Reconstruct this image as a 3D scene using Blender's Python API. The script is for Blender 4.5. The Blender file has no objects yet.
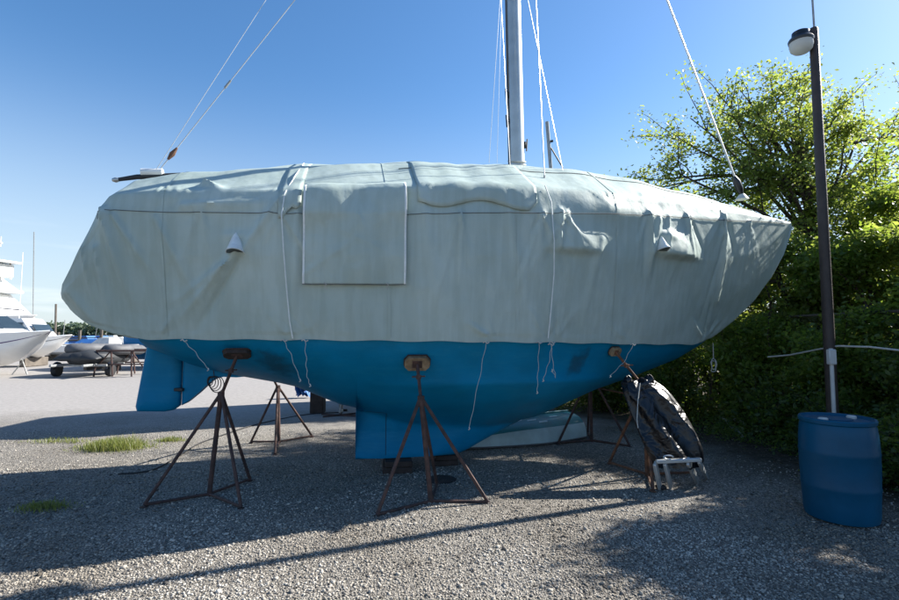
import bpy, math, random
import numpy as np
from mathutils import Vector, Matrix, noise
random.seed(7); rng = np.random.default_rng(7)
sc = bpy.context.scene
col = sc.collection
R = math.radians

# ---------------------------------------------------------------- camera model
PITCH = R(3.8); FPX = 499.0; EYE = 1.6
def ray(px, py):
    x = (px-449.5)/FPX; v = (py-300)/FPX
    return Vector((x, math.cos(PITCH)+v*math.sin(PITCH), -v*math.cos(PITCH)+math.sin(PITCH)))
def at(px, py, Y):                       # point of the place seen at (px,py) at distance Y
    r = ray(px, py); t = Y/r.y
    return Vector((r.x*t, Y, EYE+r.z*t))
def gnd(px, py, z=0.0):
    r = ray(px, py); t = (z-EYE)/r.z
    return Vector((r.x*t, r.y*t, z))
cam_d = bpy.data.cameras.new('camera'); cam = bpy.data.objects.new('camera', cam_d)
col.objects.link(cam); sc.camera = cam
cam.location = (0, 0, EYE); cam.rotation_euler = (R(90)+PITCH, 0, 0)
cam_d.sensor_width = 36; cam_d.lens = FPX/899*36; cam_d.clip_end = 6000; cam_d.clip_start = .05

# ---------------------------------------------------------------- light
SUN_EL, SUN_AZ = 35.0, 22.5              # azimuth counted from +X towards +Y
s_dir = Vector((math.cos(R(SUN_EL))*math.cos(R(SUN_AZ)), math.cos(R(SUN_EL))*math.sin(R(SUN_AZ)), math.sin(R(SUN_EL))))
ld = bpy.data.lights.new('sun', 'SUN'); ld.energy = 5.0; ld.angle = R(.55); ld.color = (1, .95, .87)
lo = bpy.data.objects.new('sun', ld); col.objects.link(lo)
lo.rotation_euler = s_dir.to_track_quat('Z', 'Y').to_euler()
w = bpy.data.worlds.new('World'); sc.world = w; w.use_nodes = True
nt = w.node_tree; nt.nodes.clear()
wo = nt.nodes.new('ShaderNodeOutputWorld'); bg = nt.nodes.new('ShaderNodeBackground'); sk = nt.nodes.new('ShaderNodeTexSky')
sk.sky_type = 'NISHITA'; sk.sun_disc = False; sk.sun_elevation = R(SUN_EL); sk.sun_rotation = R(90-SUN_AZ)
sk.air_density = 1.0; sk.dust_density = 0.45; sk.ozone_density = 2.6
bg.inputs[1].default_value = .082
# a few thin low clouds in the sky itself
tc = nt.nodes.new('ShaderNodeTexCoord'); mp = nt.nodes.new('ShaderNodeMapping'); mp.inputs['Scale'].default_value = (3, 3, 26)
nz = nt.nodes.new('ShaderNodeTexNoise'); nz.inputs['Scale'].default_value = 1.4; nz.inputs['Detail'].default_value = 6
cr = nt.nodes.new('ShaderNodeValToRGB'); cr.color_ramp.elements[0].position = .5; cr.color_ramp.elements[1].position = .72
sx = nt.nodes.new('ShaderNodeSeparateXYZ'); mr = nt.nodes.new('ShaderNodeMapRange')
mr.inputs['From Min'].default_value = .20; mr.inputs['From Max'].default_value = .05; mr.inputs['To Max'].default_value = .65
mu = nt.nodes.new('ShaderNodeMath'); mu.operation = 'MULTIPLY'
mx = nt.nodes.new('ShaderNodeMix'); mx.data_type = 'RGBA'; mx.inputs['B'].default_value = (5.6, 6.0, 6.4, 1)
L = nt.links.new
L(tc.outputs['Generated'], mp.inputs[0]); L(mp.outputs[0], nz.inputs['Vector']); L(nz.outputs[0], cr.inputs[0])
L(tc.outputs['Generated'], sx.inputs[0]); L(sx.outputs['Z'], mr.inputs['Value'])
L(cr.outputs[0], mu.inputs[0]); L(mr.outputs[0], mu.inputs[1]); L(mu.outputs[0], mx.inputs['Factor'])
hs = nt.nodes.new('ShaderNodeHueSaturation'); hs.inputs['Saturation'].default_value = 1.22
hz = nt.nodes.new('ShaderNodeMix'); hz.data_type = 'RGBA'; hz.inputs['B'].default_value = (3.5, 4.1, 4.6, 1)
mh = nt.nodes.new('ShaderNodeMapRange'); mh.interpolation_type = 'SMOOTHERSTEP'; mh.inputs['From Min'].default_value = .50; mh.inputs['From Max'].default_value = -.04; mh.inputs['To Max'].default_value = .8
L(sk.outputs[0], hs.inputs['Color']); L(sx.outputs['Z'], mh.inputs['Value']); L(mh.outputs[0], hz.inputs['Factor']); L(hs.outputs[0], hz.inputs['A']); L(hz.outputs['Result'], mx.inputs['A']); L(mx.outputs['Result'], bg.inputs[0]); L(bg.outputs[0], wo.inputs[0])
vs = sc.view_settings; vs.view_transform = 'Standard'; vs.look = 'None'; vs.exposure = 1.31; vs.gamma = 1; vs.use_curve_mapping = False
sc.cycles.max_bounces = 8; sc.cycles.transparent_max_bounces = 8

# ---------------------------------------------------------------- materials
def mat(name, base, rough=.6, var=.25, scale=6, metal=0, bump=0, bscale=60, base2=None, trans=None, spec=.5, pos=(.35, .65), coat=0):
    m = bpy.data.materials.new(name); m.use_nodes = True; n = m.node_tree; b = n.nodes['Principled BSDF']
    b.inputs['Roughness'].default_value = rough; b.inputs['Metallic'].default_value = metal
    b.inputs['Specular IOR Level'].default_value = spec
    b.inputs['Coat Weight'].default_value = coat
    t = n.nodes.new('ShaderNodeTexCoord'); z = n.nodes.new('ShaderNodeTexNoise'); z.inputs['Scale'].default_value = scale; z.inputs['Detail'].default_value = 8; z.inputs['Roughness'].default_value = .6
    r = n.nodes.new('ShaderNodeValToRGB'); e = r.color_ramp.elements
    e[0].position, e[1].position = pos
    b2 = base2 or tuple(c*(1-var) for c in base)
    e[0].color = (*b2, 1); e[1].color = (*base, 1)
    n.links.new(t.outputs['Object'], z.inputs['Vector']); n.links.new(z.outputs[0], r.inputs[0]); n.links.new(r.outputs[0], b.inputs['Base Color'])
    if bump:
        z2 = n.nodes.new('ShaderNodeTexNoise'); z2.inputs['Scale'].default_value = bscale; z2.inputs['Detail'].default_value = 5
        bu = n.nodes.new('ShaderNodeBump'); bu.inputs['Strength'].default_value = bump; bu.inputs['Distance'].default_value = .02
        n.links.new(t.outputs['Object'], z2.inputs['Vector']); n.links.new(z2.outputs[0], bu.inputs['Height']); n.links.new(bu.outputs[0], b.inputs['Normal'])
    if trans:
        tr = n.nodes.new('ShaderNodeBsdfTranslucent'); mix = n.nodes.new('ShaderNodeMixShader')
        tr.inputs[0].default_value = (*trans[1], 1); mix.inputs[0].default_value = trans[0]
        n.links.new(b.outputs[0], mix.inputs[1]); n.links.new(tr.outputs[0], mix.inputs[2])
        n.links.new(mix.outputs[0], n.nodes['Material Output'].inputs[0])
    return m
def leafmat(name, c1, c2, t1, t2, tw=.45):
    m = bpy.data.materials.new(name); m.use_nodes = True; n = m.node_tree; b = n.nodes['Principled BSDF']
    g = n.nodes.new('ShaderNodeNewGeometry'); r = n.nodes.new('ShaderNodeMix'); r.data_type = 'RGBA'; r2 = n.nodes.new('ShaderNodeMix'); r2.data_type = 'RGBA'
    r.inputs['A'].default_value = (*c1, 1); r.inputs['B'].default_value = (*c2, 1); r2.inputs['A'].default_value = (*t1, 1); r2.inputs['B'].default_value = (*t2, 1)
    n.links.new(g.outputs['Random Per Island'], r.inputs['Factor']); n.links.new(g.outputs['Random Per Island'], r2.inputs['Factor'])
    n.links.new(r.outputs['Result'], b.inputs['Base Color']); b.inputs['Roughness'].default_value = .45
    tr = n.nodes.new('ShaderNodeBsdfTranslucent'); mix = n.nodes.new('ShaderNodeMixShader'); mix.inputs[0].default_value = tw
    n.links.new(r2.outputs['Result'], tr.inputs[0]); n.links.new(b.outputs[0], mix.inputs[1]); n.links.new(tr.outputs[0], mix.inputs[2])
    n.links.new(mix.outputs[0], n.nodes['Material Output'].inputs[0]); return m

M = {}
def cover_mat():
    m = bpy.data.materials.new('cover_canvas'); m.use_nodes = True; n = m.node_tree; b = n.nodes['Principled BSDF']
    t = n.nodes.new('ShaderNodeTexCoord'); l = n.links.new
    def nz(s, d=8, ro=.6):
        z = n.nodes.new('ShaderNodeTexNoise'); z.inputs['Scale'].default_value = s; z.inputs['Detail'].default_value = d; z.inputs['Roughness'].default_value = ro
        l(t.outputs['Object'], z.inputs['Vector']); return z
    z = nz(1.1); r = n.nodes.new('ShaderNodeValToRGB'); e = r.color_ramp.elements
    e[0].position, e[1].position = .38, .66; e[0].color = (.375, .46, .43, 1); e[1].color = (.46, .545, .515, 1)
    l(z.outputs[0], r.inputs[0])
    # run-off streaks: noise squeezed along the height
    mp = n.nodes.new('ShaderNodeMapping'); mp.inputs['Scale'].default_value = (9, 9, .55); l(t.outputs['Object'], mp.inputs[0])
    z3 = n.nodes.new('ShaderNodeTexNoise'); z3.inputs['Scale'].default_value = 1.6; z3.inputs['Detail'].default_value = 5; l(mp.outputs[0], z3.inputs['Vector'])
    r3 = n.nodes.new('ShaderNodeValToRGB'); r3.color_ramp.elements[0].position = .42; r3.color_ramp.elements[1].position = .6
    r3.color_ramp.elements[0].color = (.86, .86, .83, 1); r3.color_ramp.elements[1].color = (1, 1, 1, 1); l(z3.outputs[0], r3.inputs[0])
    mm = n.nodes.new('ShaderNodeMix'); mm.data_type = 'RGBA'; mm.blend_type = 'MULTIPLY'; mm.inputs['Factor'].default_value = .6
    l(r.outputs[0], mm.inputs['A']); l(r3.outputs[0], mm.inputs['B']); l(mm.outputs['Result'], b.inputs['Base Color'])
    b.inputs['Roughness'].default_value = .55; b.inputs['Specular IOR Level'].default_value = .35
    z2 = nz(5, 5, .55); z4 = nz(420, 2); ad = n.nodes.new('ShaderNodeMath'); ad.operation = 'MULTIPLY_ADD'; ad.inputs[1].default_value = .03
    l(z4.outputs[0], ad.inputs[0]); l(z2.outputs[0], ad.inputs[2])
    bu = n.nodes.new('ShaderNodeBump'); bu.inputs['Strength'].default_value = .28; bu.inputs['Distance'].default_value = .03
    l(ad.outputs[0], bu.inputs['Height']); l(bu.outputs[0], b.inputs['Normal'])
    tr = n.nodes.new('ShaderNodeBsdfTranslucent'); mix = n.nodes.new('ShaderNodeMixShader'); tr.inputs[0].default_value = (.36, .45, .44, 1); mix.inputs[0].default_value = .05
    l(b.outputs[0], mix.inputs[1]); l(tr.outputs[0], mix.inputs[2]); l(mix.outputs[0], n.nodes['Material Output'].inputs[0])
    return m
M['cover'] = cover_mat()
M['webbing'] = mat('white_webbing', (.75, .78, .77), .7, .15, 20)
def hull_mat():
    m = mat('blue_antifouling', (.0, .205, .42), .5, .3, 2.2, base2=(.0, .17, .34), spec=.15); n = m.node_tree; b = n.nodes['Principled BSDF']; l = n.links.new
    t = n.nodes.new('ShaderNodeTexCoord'); src = b.inputs['Base Color'].links[0].from_socket
    def layer(src, scl, det, p0, p1, colr, fac, mapping=None):
        z = n.nodes.new('ShaderNodeTexNoise'); z.inputs['Scale'].default_value = scl; z.inputs['Detail'].default_value = det; z.inputs['Roughness'].default_value = .65
        if mapping:
            mp = n.nodes.new('ShaderNodeMapping'); mp.inputs['Scale'].default_value = mapping; l(t.outputs['Object'], mp.inputs[0]); l(mp.outputs[0], z.inputs['Vector'])
        else: l(t.outputs['Object'], z.inputs['Vector'])
        r = n.nodes.new('ShaderNodeMapRange'); r.inputs['From Min'].default_value = p0; r.inputs['From Max'].default_value = p1; r.inputs['To Max'].default_value = fac; l(z.outputs[0], r.inputs['Value'])
        x = n.nodes.new('ShaderNodeMix'); x.data_type = 'RGBA'; x.inputs['B'].default_value = (*colr, 1); l(r.outputs[0], x.inputs['Factor']); l(src, x.inputs['A']); return x.outputs['Result']
    src = layer(src, 1.3, 9, .52, .75, (.002, .11, .17), .45)             # dull older paint
    src = layer(src, 3.0, 6, .5, .8, (.02, .24, .40), .5, (1.2, 1.2, 7))    # long roller marks
    src = layer(src, 26, 8, .66, .74, (.08, .24, .34), .4)                # chalky flecks
    src = layer(src, 5, 10, .68, .74, (.015, .05, .07), .6)                # scuffs
    l(src, b.inputs['Base Color'])
    z = n.nodes.new('ShaderNodeTexNoise'); z.inputs['Scale'].default_value = 30; z.inputs['Detail'].default_value = 6; l(t.outputs['Object'], z.inputs['Vector'])
    bu = n.nodes.new('ShaderNodeBump'); bu.inputs['Strength'].default_value = .2; bu.inputs['Distance'].default_value = .01; l(z.outputs[0], bu.inputs['Height']); l(bu.outputs[0], b.inputs['Normal']); return m
M['hull'] = hull_mat()
M['hullpatch2'] = mat('dark_joint', (.002, .03, .06), .7)
M['hullpatch'] = mat('bare_patch', (.03, .06, .065), .7, .4, 9)
def soften(m):
    n = m.node_tree; b = n.nodes['Principled BSDF']; at_ = n.nodes.new('ShaderNodeAttribute'); at_.attribute_name = 'soft'; z = n.nodes.new('ShaderNodeTexNoise'); z.inputs['Scale'].default_value = 9; z.inputs['Detail'].default_value = 6
    t = n.nodes.new('ShaderNodeTexCoord'); n.links.new(t.outputs['Object'], z.inputs['Vector'])
    a = n.nodes.new('ShaderNodeMath'); a.operation = 'MULTIPLY_ADD'; a.inputs[1].default_value = 1.4; n.links.new(z.outputs[0], a.inputs[0]); sb = n.nodes.new('ShaderNodeMath'); sb.operation = 'SUBTRACT'; sb.inputs[1].default_value = 1.05
    n.links.new(at_.outputs['Fac'], sb.inputs[0]); n.links.new(sb.outputs[0], a.inputs[2]); mr_ = n.nodes.new('ShaderNodeMapRange'); mr_.inputs['From Min'].default_value = 0; mr_.inputs['From Max'].default_value = .5; mr_.inputs['To Max'].default_value = .36; n.links.new(a.outputs[0], mr_.inputs['Value'])
    tr = n.nodes.new('ShaderNodeBsdfTransparent'); mx_ = n.nodes.new('ShaderNodeMixShader'); n.links.new(mr_.outputs[0], mx_.inputs[0]); n.links.new(tr.outputs[0], mx_.inputs[1]); n.links.new(b.outputs[0], mx_.inputs[2]); n.links.new(mx_.outputs[0], n.nodes['Material Output'].inputs[0])
soften(M['hullpatch'])
M['fence'] = mat('rusted_fence_wire', (.10, .085, .07), .8, .4, 20)
M['rust'] = mat('rusty_steel', (.10, .052, .042), .75, .6, 14, bump=.4, bscale=120, base2=(.032, .022, .022))
M['rusto'] = mat('orange_rusty_steel', (.22, .10, .05), .75, .5, 14, bump=.4, bscale=120, base2=(.07, .035, .025))
M['wood'] = mat('weathered_wood', (.35, .26, .16), .8, .4, 9, bump=.4, base2=(.14, .10, .06))
M['carpet'] = mat('pad_carpet', (.07, .05, .045), .9, .5, 40, bump=.6, bscale=200)
M['darkwood'] = mat('tarred_timber', (.05, .035, .03), .85, .5, 8, bump=.5)
M['alu'] = mat('anodised_spar', (.52, .54, .53), .35, .2, 3, metal=.7)
M['wire'] = mat('rigging_wire', (.62, .64, .66), .35, .1, 5, metal=.4)
M['rope'] = mat('white_rope', (.5, .5, .47), .8, .2, 60)
M['blackp'] = mat('black_plastic', (.012, .013, .018), .3, .3, 5)
M['white'] = mat('white_gelcoat', (.82, .82, .80), .25, .08, 2, coat=.3)
M['offw'] = mat('off_white_vinyl', (.6, .6, .57), .5, .2, 4)
M['navy'] = mat('navy_canvas', (.02, .035, .08), .7, .3, 5)
M['glass'] = mat('dark_glass', (.03, .045, .055), .08, .2, 2, spec=.9)
M['bluetarp'] = mat('blue_tarp', (.03, .14, .42), .45, .3, 4)
M['brightblue'] = mat('bright_blue_paint', (.01, .22, .48), .4, .2, 3)
M['drum'] = mat('blue_drum_plastic', (.002, .085, .175), .42, .35, 2.2, bump=.1, bscale=20, base2=(.002, .065, .13), spec=.25)
M['pole'] = mat('dark_brown_post', (.055, .04, .035), .6, .4, 5, bump=.3)
M['pvc'] = mat('grey_pvc', (.55, .56, .56), .5, .15, 4)
M['lens'] = mat('frosted_lamp_glass', (.72, .74, .74), .25, .06, 3, trans=(.5, (.8, .82, .82)))
M['rubber'] = mat('black_rubber', (.02, .02, .022), .7, .3, 8)
M['greytube'] = mat('grey_hypalon', (.11, .115, .125), .65, .3, 4)
M['dgreytube'] = mat('dark_grey_cover', (.028, .031, .035), .6, .3, 4)
M['galv'] = mat('galvanised_steel', (.35, .36, .36), .5, .3, 12, metal=.5)
M['bark'] = mat('tree_bark', (.07, .05, .035), .9, .5, 12, bump=.8, bscale=50)
M['pale_bark'] = mat('pale_bark', (.16, .13, .10), .9, .5, 12, bump=.8, bscale=50)
M['piling'] = mat('pier_timber', (.14, .12, .10), .9, .4, 4)
M['dinghyteal'] = mat('teal_bottom_paint', (.02, .22, .27), .4, .4, 5, base2=(.03, .15, .18), pos=(.3, .7))
M['dinghygrey'] = mat('chalky_gelcoat', (.44, .61, .66), .45, .2, 5)
M['silver'] = mat('aluminium_extrusion', (.6, .62, .62), .35, .15, 6, metal=.5)
M['leaf_main'] = leafmat('elm_leaves', (.06, .095, .02), (.11, .14, .035), (.30, .42, .05), (.50, .55, .12), .55)
M['leaf_dark'] = leafmat('dark_leaves', (.035, .07, .018), (.08, .115, .03), (.17, .29, .03), (.36, .44, .07), .5)
M['leaf_bright'] = leafmat('vine_leaves', (.05, .10, .015), (.10, .15, .03), (.28, .42, .04), (.48, .55, .10), .5)
M['grass'] = leafmat('grass_blades', (.09, .13, .025), (.20, .20, .06), (.24, .32, .05), (.42, .42, .12), .4)
M['brush'] = leafmat('dry_twigs', (.07, .06, .04), (.12, .10, .06), (.1, .1, .05), (.1, .1, .05), .2)
M['farwood'] = leafmat('far_wood_leaves', (.09, .13, .09), (.13, .17, .11), (.12, .18, .09), (.16, .22, .11), .3)  # leaf colours lightened to carry the distance haze

def tarp_mat():
    m = bpy.data.materials.new('black_tarp'); m.use_nodes = True; n = m.node_tree; b = n.nodes['Principled BSDF']; l = n.links.new
    b.inputs['Base Color'].default_value = (.005, .0055, .008, 1); b.inputs['Roughness'].default_value = .22; b.inputs['Specular IOR Level'].default_value = .5
    t = n.nodes.new('ShaderNodeTexCoord'); z = n.nodes.new('ShaderNodeTexNoise'); z.inputs['Scale'].default_value = 5.0; z.inputs['Detail'].default_value = 2.6; z.inputs['Distortion'].default_value = 1.4
    rr = n.nodes.new('ShaderNodeMapRange'); rr.inputs['To Min'].default_value = .2; rr.inputs['To Max'].default_value = .48
    l(t.outputs['Object'], z.inputs['Vector']); l(z.outputs[0], rr.inputs['Value']); l(rr.outputs[0], b.inputs['Roughness'])
    bu = n.nodes.new('ShaderNodeBump'); bu.inputs['Strength'].default_value = .8; bu.inputs['Distance'].default_value = .05
    l(z.outputs[0], bu.inputs['Height']); l(bu.outputs[0], b.inputs['Normal']); return m
M['tarp'] = tarp_mat()

# ---------------------------------------------------------------- mesh builder
class MB:
    def __init__(s): s.v = []; s.f = []; s.mi = []
    def add(s, vs, fs, mi=0):
        o = len(s.v); s.v += [tuple(v) for v in vs]; s.f += [tuple(i+o for i in f) for f in fs]; s.mi += [mi]*len(fs); return s
    def box(s, c, size, rot=None, bev=0, mi=0):
        c = Vector(c); hx, hy, hz = [d/2 for d in size]; rot = rot or Matrix.Identity(3)
        if bev <= 0:
            vs = [c+rot@Vector((x*hx, y*hy, z*hz)) for x in (-1, 1) for y in (-1, 1) for z in (-1, 1)]
            return s.add(vs, [(0, 1, 3, 2), (4, 6, 7, 5), (0, 4, 5, 1), (2, 3, 7, 6), (0, 2, 6, 4), (1, 5, 7, 3)], mi)
        b = min(bev, hx*.9, hy*.9, hz*.9); vs = []; rings = []
        prof = [(hx-b, hy-b, -hz), (hx, hy, -hz+b), (hx, hy, hz-b), (hx-b, hy-b, hz)]
        for (x, y, z) in prof:
            pts = [(x, y-b if x == hx else y), (x-b if x == hx else x, y)] if x == hx else [(x, y), (x, y)]
            ring = []
            for sx_, sy_, order in ((1, 1, 0), (-1, 1, 1), (-1, -1, 0), (1, -1, 1)):
                pp = pts if order == 0 else pts[::-1]
                for (a, d) in pp: ring.append(c+rot@Vector((a*sx_, d*sy_, z)))
            rings.append(ring)
        return s.loft(rings, True, True, mi=mi)
    def loft(s, rings, closed=True, cap=False, mi=0):
        n = len(rings[0]); vs = [p for r in rings for p in r]; fs = []
        for i in range(len(rings)-1):
            for j in range(n if closed else n-1):
                k = (j+1) % n; fs.append((i*n+j, i*n+k, (i+1)*n+k, (i+1)*n+j))
        if cap: fs.append(tuple(range(n-1, -1, -1))); fs.append(tuple((len(rings)-1)*n+j for j in range(n)))
        return s.add(vs, fs, mi)
    def tube(s, pts, r, n=8, cap=True, mi=0):
        pts = [Vector(p) for p in pts]; rs = r if isinstance(r, (list, tuple)) else [r]*len(pts)
        rings = []; nrm = None
        for i, p in enumerate(pts):
            d = (pts[min(i+1, len(pts)-1)]-pts[max(i-1, 0)]).normalized()
            if nrm is None: nrm = d.orthogonal().normalized()
            nrm = (nrm-d*nrm.dot(d)); nrm = nrm.normalized() if nrm.length > 1e-6 else d.orthogonal().normalized()
            bn = d.cross(nrm)
            rings.append([p+(nrm*math.cos(2*math.pi*k/n)+bn*math.sin(2*math.pi*k/n))*rs[i] for k in range(n)])
        return s.loft(rings, True, cap, mi)
    def lathe(s, c, prof, n=32, rot=None, mi=0, cap=True):
        c = Vector(c); rot = rot or Matrix.Identity(3)
        return s.loft([[c+rot@Vector((r*math.cos(2*math.pi*k/n), r*math.sin(2*math.pi*k/n), z)) for k in range(n)] for r, z in prof], True, cap, mi)
    def build(s, name, mats, parent=None, smooth=True, org=None, auto=None):
        me = bpy.data.meshes.new(name)
        off = Vector(org) if org is not None else Vector((0, 0, 0))
        me.from_pydata([tuple(Vector(v)-off) for v in s.v], [], s.f)
        for m in (mats if isinstance(mats, (list, tuple)) else [mats]): me.materials.append(m)
        if any(s.mi): me.polygons.foreach_set('material_index', s.mi)
        me.update()
        import bmesh as _b
        bm = _b.new(); bm.from_mesh(me); _b.ops.recalc_face_normals(bm, faces=bm.faces); bm.to_mesh(me); bm.free()
        o = bpy.data.objects.new(name, me); col.objects.link(o)
        if smooth:
            me.polygons.foreach_set('use_smooth', [True]*len(me.polygons))
            try: me.set_sharp_from_angle(angle=R(38 if auto is None else auto))
            except Exception: pass
        if parent is not None: o.parent = parent
        return o
def tag(o, label=None, cat=None, group=None, kind=None):
    if label: o['label'] = label
    if cat: o['category'] = cat
    if group: o['group'] = group
    if kind: o['kind'] = kind
    return o
def thing(name, loc, label, cat, group=None, rz=0):
    o = bpy.data.objects.new(name, None); col.objects.link(o); o.location = loc; o.rotation_euler.z = rz; o.empty_display_size = .2
    return tag(o, label, cat, group)
def npmesh(name, V, Fc, material, parent=None, k=4, smooth=False):
    me = bpy.data.meshes.new(name); nf = len(Fc)
    me.vertices.add(len(V)); me.vertices.foreach_set('co', V.astype(np.float32).ravel())
    me.loops.add(nf*k); me.loops.foreach_set('vertex_index', Fc.astype(np.int32).ravel())
    me.polygons.add(nf); me.polygons.foreach_set('loop_start', np.arange(0, nf*k, k, dtype=np.int32))
    me.update(calc_edges=True); me.materials.append(material)
    if smooth: me.polygons.foreach_set('use_smooth', [True]*nf)
    o = bpy.data.objects.new(name, me); col.objects.link(o)
    if parent is not None: o.parent = parent
    return o
def lerp(x, tab):
    return float(np.interp(x, [t[0] for t in tab], [t[1] for t in tab]))
def fbm(x, y, z, o=4): return noise.fractal(Vector((x, y, z)), 1.0, 2.0, o)

# ---------------------------------------------------------------- ground, water, sky-line
def gravel_mat():
    m = bpy.data.materials.new('gravel_ground'); m.use_nodes = True; n = m.node_tree; b = n.nodes['Principled BSDF']; l = n.links.new
    t = n.nodes.new('ShaderNodeTexCoord'); b.inputs['Roughness'].default_value = .9; b.inputs['Specular IOR Level'].default_value = .2
    def vor(s):
        v = n.nodes.new('ShaderNodeTexVoronoi'); v.inputs['Scale'].default_value = s; l(t.outputs['Object'], v.inputs['Vector']); return v
    def nz(s, d=6, ro=.6):
        z = n.nodes.new('ShaderNodeTexNoise'); z.inputs['Scale'].default_value = s; z.inputs['Detail'].default_value = d; z.inputs['Roughness'].default_value = ro; l(t.outputs['Object'], z.inputs['Vector']); return z
    def ramp(src, stops):
        r = n.nodes.new('ShaderNodeValToRGB'); e = r.color_ramp.elements
        while len(e) < len(stops): e.new(.5)
        for i, (p, c) in enumerate(stops): e[i].position = p; e[i].color = (*c, 1)
        l(src, r.inputs[0]); return r.outputs[0]
    def mixc(f, a, bb, mode='MIX'):
        x = n.nodes.new('ShaderNodeMix'); x.data_type = 'RGBA'; x.blend_type = mode
        if isinstance(f, float): x.inputs['Factor'].default_value = f
        else: l(f, x.inputs['Factor'])
        l(a, x.inputs['A']); l(bb, x.inputs['B']); return x.outputs['Result']
    v = vor(72); v2 = vor(150); sep = n.nodes.new('ShaderNodeSeparateColor'); l(v.outputs['Color'], sep.inputs[0])
    stone = ramp(sep.outputs[0], [(0, (.16, .15, .14)), (.3, (.30, .29, .27)), (.65, (.42, .40, .375)), (.92, (.5, .48, .445)), (1, (.62, .59, .54))])
    gap = ramp(v.outputs['Distance'], [(.25, (1, 1, 1)), (.85, (.45, .44, .42))])
    gr = mixc(1.0, stone, gap, 'MULTIPLY')
    z = nz(.45, 5); patch = ramp(z.outputs[0], [(.35, (.70, .67, .63)), (.65, (1.06, 1.04, 1.0))]); gr = mixc(1.0, gr, patch, 'MULTIPLY')
    zf = nz(9, 10, .75); hard = ramp(zf.outputs[0], [(.3, (.22, .208, .198)), (.7, (.34, .322, .305))])
    # gravel gives way to a packed, pale yard surface further out
    sx = n.nodes.new('ShaderNodeSeparateXYZ'); l(t.outputs['Object'], sx.inputs[0]); ad = n.nodes.new('ShaderNodeMath'); ad.operation = 'MULTIPLY_ADD'; zz = nz(.6, 6)
    ad.inputs[1].default_value = 5.0; l(zz.outputs[0], ad.inputs[0]); l(sx.outputs['Y'], ad.inputs[2])
    mr = n.nodes.new('ShaderNodeMapRange'); mr.inputs['From Min'].default_value = 10; mr.inputs['From Max'].default_value = 13.5; l(ad.outputs[0], mr.inputs['Value'])
    c = mixc(mr.outputs[0], gr, hard)
    # dark leaf litter under the trees
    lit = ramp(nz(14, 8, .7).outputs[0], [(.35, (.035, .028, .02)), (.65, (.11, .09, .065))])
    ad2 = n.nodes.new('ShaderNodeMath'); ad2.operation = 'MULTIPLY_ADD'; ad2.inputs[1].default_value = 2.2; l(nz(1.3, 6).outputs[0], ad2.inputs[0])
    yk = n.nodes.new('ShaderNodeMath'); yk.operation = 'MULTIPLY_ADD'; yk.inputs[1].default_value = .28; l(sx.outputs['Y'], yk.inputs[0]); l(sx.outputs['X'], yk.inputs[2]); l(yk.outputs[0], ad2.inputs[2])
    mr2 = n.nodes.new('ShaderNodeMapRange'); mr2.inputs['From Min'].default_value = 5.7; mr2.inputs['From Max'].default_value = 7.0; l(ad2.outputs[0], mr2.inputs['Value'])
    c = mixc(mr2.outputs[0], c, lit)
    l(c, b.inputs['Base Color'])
    h = n.nodes.new('ShaderNodeMath'); h.operation = 'MULTIPLY_ADD'; h.inputs[1].default_value = -.6; l(v.outputs['Distance'], h.inputs[0])
    h2 = n.nodes.new('ShaderNodeMath'); h2.operation = 'MULTIPLY'; h2.inputs[1].default_value = -.25; l(v2.outputs['Distance'], h2.inputs[0]); l(h2.outputs[0], h.inputs[2])
    inv = n.nodes.new('ShaderNodeMapRange'); inv.inputs['To Min'].default_value = 1; inv.inputs['To Max'].default_value = .12; l(mr.outputs[0], inv.inputs['Value'])
    hm = n.nodes.new('ShaderNodeMath'); hm.operation = 'MULTIPLY'; l(h.outputs[0], hm.inputs[0]); l(inv.outputs[0], hm.inputs[1])
    bu = n.nodes.new('ShaderNodeBump'); bu.inputs['Strength'].default_value = 1.0; bu.inputs['Distance'].default_value = .03; l(hm.outputs[0], bu.inputs['Height']); l(bu.outputs[0], b.inputs['Normal'])
    return m
M['ground'] = gravel_mat()
xs = [-3000, -600, -150, -60]+list(np.arange(-30, 30.1, .5))+[60, 150, 600, 3000]
ys = [-60, -20, -6]+list(np.arange(-2, 30.1, .5))+[40, 50, 57, 58.5, 120, 600, 4000]
gm = MB(); vv = []
for y in ys:
    for x in xs:
        z = 0 if y < 58 else -3.0
        if abs(x) < 30 and 0 < y < 30 : z = .018*fbm(x*.35, y*.35, 0)*min(1, max(0, (30-abs(x))/8), max(0, (30-y)/8))
        vv.append((x, y, z))
nx = len(xs)
gm.add(vv, [(j*nx+i, j*nx+i+1, (j+1)*nx+i+1, (j+1)*nx+i) for j in range(len(ys)-1) for i in range(nx-1)])
tag(gm.build('ground', M['ground']), kind='structure')
M['water'] = mat('bay_water', (.03, .10, .16), .12, .3, .05, bump=.6, bscale=2, spec=.8)
wm = MB(); wm.add([(-3000, 57.6, -.9), (3000, 57.6, -.9), (3000, 4000, -.9), (-3000, 4000, -.9)], [(0, 1, 2, 3)])
tag(wm.build('water', M['water']), kind='structure')

GZ = np.array(vv)[:, 2].reshape(len(ys), len(xs)); GX = np.array(xs, float); GY = np.array(ys, float)
def gz(x, y):                            # height of the ground sheet
    i = np.clip(np.searchsorted(GX, x)-1, 0, len(GX)-2); j = np.clip(np.searchsorted(GY, y)-1, 0, len(GY)-2)
    fx = (x-GX[i])/(GX[i+1]-GX[i]); fy = (y-GY[j])/(GY[j+1]-GY[j])
    return (GZ[j, i]*(1-fx)+GZ[j, i+1]*fx)*(1-fy)+(GZ[j+1, i]*(1-fx)+GZ[j+1, i+1]*fx)*fy
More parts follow.
